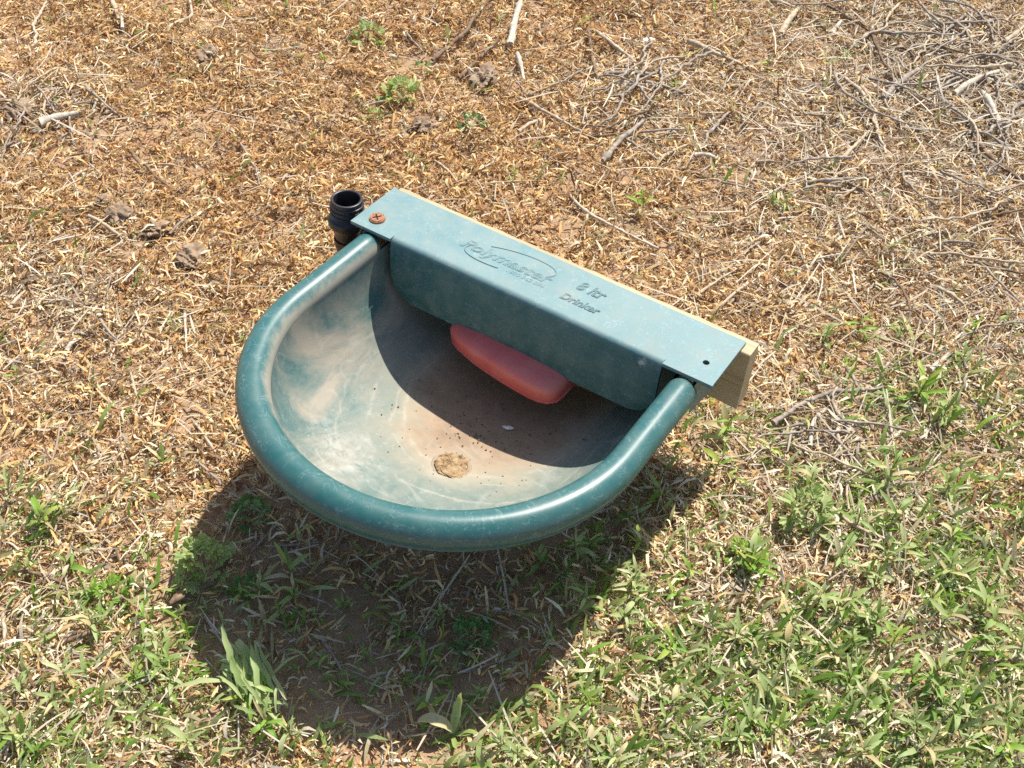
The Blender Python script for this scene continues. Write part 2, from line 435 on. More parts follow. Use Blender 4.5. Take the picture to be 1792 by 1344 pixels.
def build_rim():
    P = u_path(RC, Y0, YE, 14, 72)
    T = np.gradient(P, axis=0); T /= np.linalg.norm(T, axis=1)[:, None]
    Nn = np.stack([-T[:, 1], T[:, 0]], 1)
    # outward is away from (0, Y0)
    sgn = np.sign((Nn * (P - np.array([0, Y0]))).sum(1)); Nn *= sgn[:, None]
    s = np.linspace(0, 1, len(P))
    front = smooth01((Y0 + .03 - P[:, 1]) / .14)
    secs = []
    for k in range(len(P)):
        tr = .0161 + (TR - .0161) * front[k]
        prof = [(tr * math.cos(a), tr * math.sin(a)) for a in np.radians(np.linspace(236, -42, 26))]
        # turned-under edge with a thin moulding lip
        prof += [(tr * .76 + .0012, -tr * .70), (tr * .74 + .0012, -tr * .80), (tr * .58, -tr * .80), (tr * .30, -tr * .72), (0, -tr * .70), (-tr * .3, -tr * .80)]
        prof = np.array(prof)
        w = .0009 * (vnoise(np.array([s[k] * 9]), np.array([.5]), 1, 21)[0] - .5)
        xy = P[k] + Nn[k] * (prof[:, :1] + w)
        secs.append(np.column_stack([xy, ZC + prof[:, 1] + w]))
    # rounded ends
    def cap(sec, tdir):
        c = np.array([*(sec[:, :2].mean(0)), sec[:, 2].mean()]); out = []
        for a in (25, 48, 68, 84):
            q = c + (sec - c) * math.cos(math.radians(a)); q[:, :2] += tdir * TR * .75 * math.sin(math.radians(a)); out.append(q)
        return out
    secs = cap(secs[0], -T[0])[::-1] + secs + cap(secs[-1], T[-1])
    S = np.array(secs); ns, nb = S.shape[:2]
    V = S.reshape(-1, 3)
    q = grid_quads(ns, nb, True)
    me = mesh_np('rim', V, q, smooth=True)
    bm = bmesh.new(); bm.from_mesh(me)
    bm.verts.ensure_lookup_table()
    bm.faces.new([bm.verts[i] for i in range(nb)]); bm.faces.new([bm.verts[(ns - 1) * nb + i] for i in range(nb)])
    bmesh.ops.recalc_face_normals(bm, faces=bm.faces)
    bm.to_mesh(me); bm.free()
    S_ang = np.linspace(236, -42, 26)
    inn = np.zeros(nb); inn[:26] = np.clip((S_ang - 95) / 95, 0, 1); inn[26:] = 0
    xs_ = S[:, :, 0].mean(1)
    lf = np.clip(.5 - xs_ / .3, .12, 1)
    at = me.attributes.new('inward', 'FLOAT', 'POINT'); at.data.foreach_set('value', (lf[:, None] * inn[None, :]).astype(np.float32).ravel())
    return add('rim', me, MAT_RIM, trough)


rim = build_rim()

ZL, DEP, YB, NEXP = -.0195, .1385, .066, 2.3


def bowl_z(rho): return LIFT + ZL - DEP * max(0.0, 1 - min(1.0, rho) ** NEXP) ** (1 / NEXP)


def build_bowl():
    P = u_path(RC, Y0, YB, 16, 72)
    T = np.gradient(P, axis=0); T /= np.linalg.norm(T, axis=1)[:, None]
    Nn = np.stack([-T[:, 1], T[:, 0]], 1); Nn *= np.sign((Nn * (P - np.array([0, 0.0]))).sum(1))[:, None]
    tr_ = .0161 + (TR - .0161) * smooth01((Y0 + .03 - P[:, 1]) / .14)
    P = P - Nn * (tr_ * 1.008)[:, None]
    lv = np.cos(np.radians(np.linspace(0, 88, 46))) ** (2 / NEXP)
    V = []; R_ = []
    for rho in lv:
        q = np.column_stack([P[:, 0] * rho, YB + (P[:, 1] - YB) * rho, np.full(len(P), bowl_z(rho))])
        V.append(q); R_.append(np.full(len(P), rho))
    V = np.concatenate(V); R_ = np.concatenate(R_)
    q = grid_quads(len(lv), len(P))
    # back wall with its side cheeks rising to the lid
    n0 = len(V)
    xw = RC + .012
    zt = LIFT - .0045; zb = LIFT - .060
    nP = len(P)
    back = np.array([[i * nP, i * nP + nP - 1, (i + 1) * nP + nP - 1, (i + 1) * nP] for i in range(len(lv) - 1)])
    extra = [(-xw, YB + .002, zt), (xw, YB + .002, zt), (xw, YB + .002, zb), (-xw, YB + .002, zb),
             (xw, -.004, zt), (-xw, -.004, zt), (xw, -.004, LIFT - .047), (-xw, -.004, LIFT - .047)]
    V = np.concatenate([V, np.array(extra)]); R_ = np.concatenate([R_, np.full(8, .68)])
    ex = np.concatenate([np.array([[0, 1, 2, 3], [4, 6, 2, 1], [5, 0, 3, 7]]) + n0, back])
    V[:, 2] += (vnoise(V[:, 0] + 3, V[:, 1] + 3, .05, 31) - .5) * .0025 * (R_ < .9)
    me = mesh_np('bowl', V, np.concatenate([q, ex]), smooth=True)
    at = me.attributes.new('rho', 'FLOAT', 'POINT'); at.data.foreach_set('value', R_.astype(np.float32))
    for p in me.polygons[-len(ex):]: p.use_smooth = False
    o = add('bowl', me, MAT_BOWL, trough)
    md = o.modifiers.new('wall', 'SOLIDIFY'); md.thickness = .004; md.use_rim = False
    # find the side on which thickness grows: outward (downwards)
    nz = np.mean([p.normal.z for p in me.polygons[:500]])
    md.offset = -1 if nz > 0 else 1
    return o


build_bowl()

# foot on which the bowl stands, following the slope of the ground
def build_foot():
    bm = bmesh.new()
    top, bot = [], []
    for a in np.linspace(0, 2 * math.pi, 40, endpoint=False):
        x = .085 * math.cos(a); y = -.040 + .070 * math.sin(a)
        xt, yt = x * .9, -.040 + (y + .040) * .9
        top.append(bm.verts.new((xt, yt, bowl_z(bowl_rho(xt, yt)) - .0027)))
        bot.append(bm.verts.new((x, y, .083 * y - .006)))
    for i in range(40):
        j = (i + 1) % 40
        bm.faces.new([bot[i], bot[j], top[j], top[i]])
    bm.faces.new(bot[::-1])
    me = bpy.data.meshes.new('foot'); bm.to_mesh(me); bm.free()
    add('foot', me, MAT_RIM, trough)



# ---- lid: flat plate whose middle rolls over the front and hangs down as a baffle
LW, LD = .23, .0824


def build_lid():
    xs = np.unique(np.concatenate([np.linspace(-LW, LW, 116), [-.1735, -.173, .173, .1735]]))
    R0 = .0075
    BW = .1732
    def depth(x):
        ax = abs(x); d = .083; r = .034
        if ax > BW - r: d -= r - math.sqrt(max(r * r - (ax - (BW - r)) ** 2, 0))
        return d
    ny = 12
    V = []; faces = []; rows = []
    for x in xs:
        colv = []
        for y in np.linspace(LD, R0, ny):
            colv.append((x, y))
        rows.append(colv)
    nc = len(xs)
    verts = []
    nbf = 14
    full = []
    for x in xs:
        c = [(x, y, 0.0) for y in np.linspace(LD, R0, ny)]
        if abs(x) <= BW + 1e-6:
            for a in (18, 36, 54, 72, 90):
                c.append((x, R0 - R0 * math.sin(math.radians(a)), -R0 + R0 * math.cos(math.radians(a))))
            d = depth(x)
            for k in range(1, nbf):
                t = k / (nbf - 1)
                c.append((x, -.0 - .004 * t + .004 * t * t, -R0 - (d - R0) * t))
        else:
            for t in (.33, .66, 1.0): c.append((x, R0 * (1 - t), 0.0))
        full.append(c)
    bm = bmesh.new()
    vv = []
    for c in full:
        vv.append([bm.verts.new((x, y, z + LIFT + .0012 * (vnoise(np.array([x]), np.array([y]), .09, 41)[0] - .5))) for (x, y, z) in c])
    for i in range(nc - 1):
        a, b = vv[i], vv[i + 1]
        m = min(len(a), len(b)) if (len(a) == len(b)) else ny
        for j in range(m - 1):
            bm.faces.new([a[j], b[j], b[j + 1], a[j + 1]])
    bmesh.ops.recalc_face_normals(bm, faces=bm.faces)
    if sum(f.normal.z for f in bm.faces) < 0: bmesh.ops.reverse_faces(bm, faces=bm.faces)
    for f in bm.faces: f.smooth = True
    me = bpy.data.meshes.new('lid'); bm.to_mesh(me); bm.free()
    o = add('lid', me, MAT_LID, trough)
    md = o.modifiers.new('wall', 'SOLIDIFY'); md.thickness = .0042; md.offset = -1
    # the drilled hole at the free end
    bm = bmesh.new()
    bmesh.ops.create_cone(bm, cap_ends=True, segments=28, radius1=.0036, radius2=.0036, depth=.03)
    cm = bpy.data.meshes.new('cut'); bm.to_mesh(cm); bm.free()
    co = bpy.data.objects.new('cut', cm); col.objects.link(co); co.parent = trough; co.location = (.2095, .028, LIFT)
    bo = o.modifiers.new('hole', 'BOOLEAN'); bo.object = co; bo.operation = 'DIFFERENCE'; bo.solver = 'EXACT'
    bpy.context.view_layer.update()
    dg = bpy.context.evaluated_depsgraph_get()
    me2 = bpy.data.meshes.new_from_object(o.evaluated_get(dg))
    o.modifiers.clear(); o.data = me2; me2.name = 'lid'
    bpy.data.objects.remove(co)
    bm = bmesh.new(); bm.from_mesh(me2)
    for e in bm.edges:
        if len(e.link_faces) == 2 and e.calc_face_angle(0) > .7: e.smooth = False
    bm.to_mesh(me2); bm.free()
    return o


lid = build_lid()


def text_mesh(body, size, x, y, z, parent, name, shear=.28, extrude=.0003, bevel=.0003, width=None, label=None, offset=0, outline=0.0):
    cu = bpy.data.curves.new('txt', 'FONT'); cu.body = body; cu.size = size; cu.shear = shear
    cu.extrude = extrude; cu.bevel_depth = bevel; cu.bevel_resolution = 1; cu.resolution_u = 5; cu.offset = offset
    if outline: cu.fill_mode = 'NONE'; cu.extrude = 0; cu.bevel_depth = outline; cu.bevel_resolution = 1; cu.resolution_u = 4
    t = bpy.data.objects.new('txt', cu); col.objects.link(t)
    bpy.context.view_layer.update()
    dg = bpy.context.evaluated_depsgraph_get()
    me = bpy.data.meshes.new_from_object(t.evaluated_get(dg))
    bpy.data.objects.remove(t)
    co = np.zeros(len(me.vertices) * 3); me.vertices.foreach_get('co', co); co = co.reshape(-1, 3)
    if width:
        co[:, 0] -= co[:, 0].min(); co[:, 0] *= width / co[:, 0].max()
    co += np.array([x, y, z])
    me.vertices.foreach_set('co', co.ravel()); me.update()
    me.materials.clear()
    return add(name, me, MAT_LID, parent, label=label)


def ring_mesh(pts, r):
    pts = np.array(pts); T = np.gradient(pts, axis=0); T /= np.linalg.norm(T, axis=1)[:, None]
    side = np.stack([-T[:, 1], T[:, 0], 0 * T[:, 0]], 1)
    V = []
    for a in np.linspace(0, 2 * math.pi, 8, endpoint=False):
        V.append(pts + side * r * math.cos(a) + np.array([0, 0, 1]) * r * math.sin(a))
    V = np.stack(V, 1).reshape(-1, 3)
    return V, grid_quads(len(pts), 8, True)


ZT = LIFT + .0002
lt = text_mesh('Polymaster', .0215, -.104, .0375, ZT, lid, 'lettering', width=.118, outline=.00068, label='raised brand lettering Polymaster on the lid')
text_mesh('1800 062 064', .0083, -.036, .0288, ZT, lid, 'lettering', width=.048, extrude=.0002, bevel=.0002, label='small raised telephone number under the brand lettering')
text_mesh('8 ltr', .0215, .040, .0500, ZT, lid, 'lettering', width=.035, outline=.0006, label='raised lettering 8 ltr on the lid')
text_mesh('Drinker', .0150, .034, .0262, ZT, lid, 'lettering', width=.048, shear=.2, outline=.0005, label='raised lettering Drinker on the lid')


def oval(a0, a1, nm):
    pts = []
    for a in np.linspace(math.radians(a0), math.radians(a1), 48):
        x = .0535 * math.cos(a); y = .0185 * math.sin(a)
        pts.append((-.0425 + x + y * .12, .0470 + y + x * .16, ZT + .0004))
    V, q = ring_mesh(pts, .0006)
    add('swoosh', mesh_np('swoosh', V, q, smooth=True), MAT_LID, lt)


oval(-25, 128, 'a'); oval(165, 268, 'b')

# screw
def build_screw():
    bm = bmesh.new()
    bmesh.ops.create_cone(bm, cap_ends=True, segments=28, radius1=.0098, radius2=.0086, depth=.0032)
    bmesh.ops.bevel(bm, geom=[e for e in bm.edges if e.calc_length() < .0025 and all(v.co.z > 0 for v in e.verts)], offset=.0009, segments=2, affect='EDGES')
    for v in bm.verts: v.co.z += .0006 * math.cos(min(1, math.hypot(v.co.x, v.co.y) / .0086) * 1.57) if v.co.z > 0 else 0
    me = bpy.data.meshes.new('screw'); bm.to_mesh(me); bm.free()
    s = add('screw', me, MAT_RUST, lid); s.location = (-.2075, .0205, LIFT + .0016)
    s.rotation_euler = (math.radians(4), math.radians(-3), .5)
    bm = bmesh.new()
    for k in range(2):
        mtx = Matrix.Rotation(math.pi / 2 * k + .35, 4, 'Z') @ Matrix.Translation((0, 0, .0017)) @ Matrix.Diagonal((.0104, .0016, .0009, 1))
        bmesh.ops.create_cube(bm, size=1, matrix=mtx)
    me = bpy.data.meshes.new('cross_slot'); bm.to_mesh(me); bm.free()
    c = add('cross_slot', me, MAT_DARKSLOT, lid); c.location = s.location; c.rotation_euler = s.rotation_euler


build_screw()

# ---- timber board screwed to the back
def build_board():
    y0, y1 = LD - .0131 + .001, LD - .0131 + .0252; z1 = LIFT - .0052; z0 = z1 - .078
    x0, x1 = -.2275, .2410
    bm = bmesh.new()
    nx = 40
    rows = []
    for i in range(nx + 1):
        x = x0 + (x1 - x0) * i / nx
        w = .0006 * math.sin(i * 1.7) + .0004 * math.sin(i * .6)
        rows.append([bm.verts.new(p) for p in ((x, y0, z0 + w), (x, y1, z0 - w), (x, y1 + w, z1 - .001), (x, y1 - .0015, z1), (x, y0 + .001, z1), (x, y0, z1 - .001))])
    for i in range(nx):
        for k in range(6):
            bm.faces.new([rows[i][k], rows[i + 1][k], rows[i + 1][(k + 1) % 6], rows[i][(k + 1) % 6]])
    bm.faces.new(rows[0]); bm.faces.new(rows[-1][::-1])
    bmesh.ops.recalc_face_normals(bm, faces=bm.faces)
    me = bpy.data.meshes.new('backing_board'); bm.to_mesh(me); bm.free()
    add('backing_board', me, MAT_WOOD, trough, label='pale sawn timber board fixed behind the lid')


build_board()

# ---- red float under the baffle
def rounded_box(lx, ly, lz, bev, seg=4, taper=.0):
    bm = bmesh.new()
    bmesh.ops.create_cube(bm, size=1, matrix=Matrix.Diagonal((lx, ly, lz, 1)))
    for v in bm.verts:
        if v.co.z < 0: v.co.x *= 1 - taper; v.co.y *= 1 - taper * 1.2
    bmesh.ops.bevel(bm, geom=list(bm.edges), offset=bev, segments=seg, affect='EDGES', profile=.6)
    for f in bm.faces: f.smooth = True
    return bm


def build_float():
    def soap(k, zs=1.0):
        bm = bmesh.new(); bmesh.ops.create_uvsphere(bm, u_segments=48, v_segments=28, radius=1)
        for v in bm.verts:
            x, y, z = v.co
            d = (abs(x) ** 6 + abs(y) ** 6 + abs(z) ** 6) ** (-1 / 6)
            X = x * d; Z = z * d; w_ = 1 - .10 * (1 - Z) * .5
            v.co = (X * .081 * k * w_, y * d * (.043 - .004 * X * X) * k * w_, Z * (.0245 - .003 * X * X) * zs)
        for f in bm.faces: f.smooth = True
        return bm
    bm = soap(1)
    me = bpy.data.meshes.new('float'); bm.to_mesh(me); bm.free()
    f = add('float', me, MAT_FLOAT, trough, label='faded red plastic float under the baffle')
    f.location = (-.008, .020, LIFT - .095); f.rotation_euler = (math.radians(16), math.radians(2), math.radians(-6))
    pts = []
    bm = soap(1.012, .05)
    me = bpy.data.meshes.new('seam'); bm.to_mesh(me); bm.free()
    s = add('seam', me, MAT_FLOAT, f); s.location = (0, 0, -.004)


build_float()

# ---- black threaded inlet elbow
def lathe(prof, seg=40):
    prof = np.array(prof); a = np.linspace(0, 2 * math.pi, seg, endpoint=False)
    V = np.stack([prof[:, None, 0] * np.cos(a), prof[:, None, 0] * np.sin(a), np.repeat(prof[:, 1:2], seg, 1)], -1)
    return V.reshape(-1, 3), grid_quads(len(prof), seg, True)


def build_elbow():
    PX, PY = -.2605, .031
    e = add('inlet_elbow', None, parent=trough, label='black threaded inlet elbow pointing upwards')
    e.location = (PX, PY, LIFT)
    ro = .0205
    # open socket with wall
    V, q = lathe([(ro * .74, -.045), (ro * .76, -.001), (ro * .78, .0), (ro * .90, .0), (ro * .925, -.001), (ro * .925, -.024), (ro * 1.06, -.025), (ro * 1.13, -.027), (ro * 1.13, -.034), (ro * 1.0, -.038), (ro * .82, -.045), (ro * .78, -.058)], 44)
    add('socket', mesh_np('socket', V, q, smooth=False), MAT_BLACK, e)
    # helical thread
    turns, seg = 3, 44
    t = np.linspace(0, turns, turns * seg)
    z0 = -.0045 - t * .0062
    fade = np.clip(np.minimum(t, turns - t) / .25, 0, 1)
    ang = t * 2 * math.pi + 3.6
    V = []
    for (dr, dz) in ((-.0006, -.0019), (.0014, -.0007), (.0014, .0007), (-.0006, .0019)):
        r = ro * .925 + np.where(dr > 0, dr * fade + .0001, dr)
        V.append(np.stack([r * np.cos(ang), r * np.sin(ang), z0 + dz], 1))
    V = np.stack(V, 1).reshape(-1, 3)
    add('thread', mesh_np('thread', V, grid_quads(len(t), 4, True)), MAT_BLACK, e)
    # bend towards the side of the trough
    V = []
    n = 16
    cx = .030; zz = -.056
    path = [(0, zz), ]
    sec = []
    for a in np.linspace(0, math.pi / 2, 12):
        sec.append((cx - cx * math.cos(a), zz - cx * math.sin(a), a))
    sec.append((cx + .018, zz - cx, math.pi / 2)); sec.append((cx + .026, zz - cx, math.pi / 2))
    for k, (x, z, a) in enumerate(sec):
        rr = ro * .86 if k < 12 else ro * 1.0
        for b in np.linspace(0, 2 * math.pi, n, endpoint=False):
            V.append((x + rr * math.cos(b) * math.cos(a), rr * math.sin(b), z + rr * math.cos(b) * math.sin(a)))
    add('bend', mesh_np('bend', np.array(V), grid_quads(len(sec), n, True), smooth=True), MAT_BLACK, e)


build_elbow()

# ---- dried mud in the drain hole, small chip on the floor of the bowl
def blob(name, radius, flat, amp, seed, sub=3, sc=.006):
    bm = bmesh.new(); bmesh.ops.create_icosphere(bm, subdivisions=sub, radius=1)
    r = random.Random(seed); off = r.uniform(0, 50)
    co = np.array([v.co[:] for v in bm.verts])
    d = 1 + amp * (vnoise(co[:, 0] * 1.0 + off + co[:, 2], co[:, 1] + off + co[:, 2] * .7, .45, seed) - .5) * 2 + amp * .6 * (vnoise(co[:, 0] + off + co[:, 2] * 1.3, co[:, 1] - co[:, 2], .18, seed + 5) - .5) * 2
    for v, k in zip(bm.verts, d): v.co = Vector((v.co.x * k * radius, v.co.y * k * radius * r.uniform(.98, 1.02), v.co.z * k * flat))
    for f in bm.faces: f.smooth = False
    me = bpy.data.meshes.new(name); bm.to_mesh(me); bm.free()
    return me


def bowl_rho(x, y):
    r = RC - TR * 1.01; lo, hi = .02, 1.2
    for _ in range(30):
        m_ = (lo + hi) / 2; X_, Y_ = x / m_, YB + (y - YB) / m_
        if abs(X_) <= r and (Y_ >= Y0 or X_ * X_ + (Y_ - Y0) ** 2 <= r * r): hi = m_
        else: lo = m_
    return hi


def on_bowl(x, y):
    # rho along the U at this direction (middle of the floor)
    yf = Y0 - (RC - TR * 1.01)
    return bowl_z(max(.05, (YB - y) / (YB - yf)))


build_foot()
py_ = -.135
pl = add('mud_plug', blob('mud_plug', .0196, .0042, .30, 5, 5), MAT_MUDPLUG, label='crumbly tan dried mud plugging the drain hole of the trough', cat='mud')
pz = on_bowl(0, py_)
slope = math.atan((on_bowl(0, py_ - .01) - on_bowl(0, py_ + .01)) / .02)
pl.matrix_world = TM @ Matrix.Translation((.0085, py_, pz + .000)) @ Matrix.Rotation(-slope, 4, 'X')
bm = bmesh.new()
ringv = []
for i in range(40):
    a = 2 * math.pi * i / 40
    ringv.append([bm.verts.new(((.0200 + .0024 * math.cos(b)) * math.cos(a), (.0200 + .0024 * math.cos(b)) * math.sin(a), .0008 * math.sin(b))) for b in np.linspace(0, 2 * math.pi, 8, endpoint=False)])
for i in range(40):
    for j in range(8):
        f = bm.faces.new([ringv[i][j], ringv[(i + 1) % 40][j], ringv[(i + 1) % 40][(j + 1) % 8], ringv[i][(j + 1) % 8]]); f.smooth = True
me = bpy.data.meshes.new('drain_collar'); bm.to_mesh(me); bm.free()
at = me.attributes.new('rho', 'FLOAT', 'POINT'); at.data.foreach_set('value', np.full(len(me.vertices), .50, np.float32))
dc = add('drain_collar', me, MAT_BOWL, trough)
dc.matrix_local = Matrix.Translation((.0085, py_, pz + .0004)) @ Matrix.Rotation(-slope, 4, 'X')
cr = random.Random(3); cv, ct = [], []
for i in range(170):
    d_ = abs(cr.gauss(0, .06)); a = cr.uniform(0, 6.28)
    x = .0 + d_ * 1.3 * math.cos(a); y = -.075 + d_ * math.sin(a)
    if abs(x) > .13 or y > .04 or y < -.2: continue
    z = bowl_z(max(.06, bowl_rho(x, y)))
    sz = cr.uniform(.0004, .0015); b0 = len(cv)
    for q in ((-1, -1, -.4), (1, -.8, -.4), (0, 1.1, -.4), (0.1, 0, .9)): cv.append((x + q[0] * sz * cr.uniform(.6, 1.3), y + q[1] * sz * cr.uniform(.6, 1.3), z + q[2] * sz + .0006))
    ct += [(b0, b0 + 1, b0 + 3), (b0 + 1, b0 + 2, b0 + 3), (b0 + 2, b0, b0 + 3), (b0, b0 + 2, b0 + 1)]
gr = add('grit', mesh_np('grit', np.array(cv), None, np.array(ct)), MAT_MUDPLUG, kind='stuff', label='fine grit and crumbs of soil on the bowl floor')
gr.matrix_world = TM
ch = add('stone_chip', blob('stone_chip', .0048, .002, .25, 8, 2), MAT_CHIP, label='tiny white chip on the muddy floor beside the red float', cat='chip')
ch.matrix_world = TM @ Matrix.Translation((.022, -.042, on_bowl(0, -.042) + .002)) @ Matrix.Rotation(.4, 4, 'Z') @ Matrix.Diagonal((1.3, .6, 1, 1))

# ------------------------------------------------------------------ litter (one uncountable mass)
def blobs(x, y, lst):
    w = np.zeros_like(x)
    for (px, py, r, a) in lst:
        c = gp(px, py)
        w = np.maximum(w, a * np.exp(-((x - c[0]) ** 2 + (y - c[1]) ** 2) / r ** 2))
    return w


GREEN_Z = [(1400, 1150, .09, 1.3), (1720, 1285, .08, 1.3), (1300, 990, .05, 1.1), (1650, 1080, .08, 1.2), (1450, 1150, .20, 1), (1300, 1230, .17, 1), (1600, 1050, .18, .95), (1720, 1280, .15, .9), (1500, 1300, .16, 1), (1740, 760, .10, .32), (1100, 1300, .11, .85), (900, 1330, .10, .55), (700, 1180, .14, .14), (100, 1130, .12, .55), (250, 1180, .11, .6),
           (60, 900, .06, .55), (200, 870, .07, .2), (1640, 720, .10, .42), (1500, 760, .08, .35), (1300, 780, .07, .45), (1230, 950, .09, .5), (1780, 950, .1, .6), (1130, 1060, .09, .6), (30, 1320, .12, .7), (400, 1320, .1, .45), (1450, 950, .08, .1)]
GREY_Z = [(1700, 150, .34, 1), (1500, 250, .26, .75), (1200, 180, .18, .5), (1700, 550, .25, .6), (60, 200, .12, .5), (1450, 800, .16, .7), (90, 560, .12, .5)]
PALE_Z = [(300, 700, .26, .45), (1500, 600, .3, .45), (1250, 420, .2, .4), (500, 150, .2, .2), (1450, 1150, .3, .8), (150, 1150, .24, .9), (80, 520, .14, .7), (1700, 600, .3, .5), (250, 850, .15, .4), (900, 1300, .2, .5)]

VIEW_C = gp(896, 640)[:2]
AX_R = M_W[0][:2] / np.linalg.norm(M_W[0][:2]); AX_F = M_W[2][:2] / np.linalg.norm(M_W[2][:2])


def sample_ground(n, rg):
    """random ground positions: the stretch of paddock the photograph shows and a margin round it"""
    f = rg.uniform(-.80, 1.25, n * 2); r = rg.uniform(-1.35, 1.35, n * 2)
    keep = np.abs(r) < .70 + .30 * (f + .6)
    f, r = f[keep][:n], r[keep][:n]
    P = VIEW_C + f[:, None] * AX_F + r[:, None] * AX_R
    return P[:, 0], P[:, 1]


PAL = np.array([(.74, .51, .235), (.84, .66, .375), (.65, .40, .165), (.41, .225, .105), (.85, .73, .51), (.58, .31, .125), (.58, .50, .385), (.25, .145, .08)])


def strips(x, y, zoff, L, Wd, th, pitch, roll, curl, colr, twist=0.0, taper=.45, nsec=3):
    n = len(x)
    base = height(x, y) + zoff
    a = np.stack([np.cos(th) * np.cos(pitch), np.sin(th) * np.cos(pitch), np.sin(pitch)], 1)
    side0 = np.stack([-np.sin(th), np.cos(th), np.zeros(n)], 1)
    up0 = np.cross(a, side0)
    side = side0 * np.cos(roll)[:, None] + up0 * np.sin(roll)[:, None]
    up = np.cross(a, side)
    c = np.stack([x, y, base], 1)
    V = np.zeros((n, nsec, 2, 3), np.float32)
    ss = np.linspace(-.5, .5, nsec)
    for k, s in enumerate(ss):
        lat = curl * L * (.25 - s * s) * 1.0
        w = Wd * (1 - (1 - taper) * (abs(s) * 2) ** 1.6) * .5
        tw = twist * s
        sd = side * np.cos(tw)[:, None] + up * np.sin(tw)[:, None] if not np.isscalar(tw) else side
        p = c + a * (s * L)[:, None] + up * lat[:, None] + side0 * (lat * .6)[:, None]
        V[:, k, 0] = p - sd * w[:, None]; V[:, k, 1] = p + sd * w[:, None]
    # keep above the soil
    V = V.reshape(n, nsec * 2, 3)
    low = V[:, :, 2].min(1) - (height(x, y) - .002)
    V[:, :, 2] += np.clip(-low, 0, .03)[:, None]
    quads = []
    b = np.arange(n) * nsec * 2
    for k in range(nsec - 1):
        quads.append(np.stack([b + 2 * k, b + 2 * k + 1, b + 2 * k + 3, b + 2 * k + 2], 1))
    C = np.repeat(colr, nsec * 2, axis=0)
    return V.reshape(-1, 3), np.concatenate(quads), C


def litter_colors(x, y, rg, n):
    grey = blobs(x, y, GREY_Z); pale = blobs(x, y, PALE_Z)
    w = np.tile(np.array([.26, .22, .18, .11, .06, .09, .02, .06]), (n, 1))
    w[:, 6] += grey * .35; w[:, 4] += grey * .22 + pale * .25; w[:, 7] += grey * .06
    grn = blobs(x, y, GREEN_Z); w[:, [2, 3, 5]] *= (1 - .75 * grn)[:, None]; w[:, 4] += .4 * grn; w[:, 6] += .2 * grn; w[:, 0] *= 1 - .4 * grn
    w[:, 2] *= 1 - .6 * np.maximum(grey, pale); w[:, 5] *= 1 - .6 * np.maximum(grey, pale); w[:, 0] *= 1 - .5 * grey
    red = blobs(x, y, [(250, 250, .32, 1), (600, 120, .25, .9), (480, 330, .2, 1), (950, 250, .2, .7), (1050, 50, .2, .6)]); w[:, [2, 3, 5]] *= (1 + .65 * red)[:, None]; w[:, 1] *= 1 - .35 * red
    patch = vnoise(x, y, .07, 61)
    w[:, 3] *= .5 + 1.4 * patch; w[:, 1] *= 1.5 - patch
    w /= w.sum(1)[:, None]
    u = rg.random(n); idx = (u[:, None] > np.cumsum(w, 1)).sum(1).clip(0, 7)
    c = PAL[idx] * rg.uniform(.75, 1.2, n)[:, None]
    return np.clip(c, 0.01, .9)


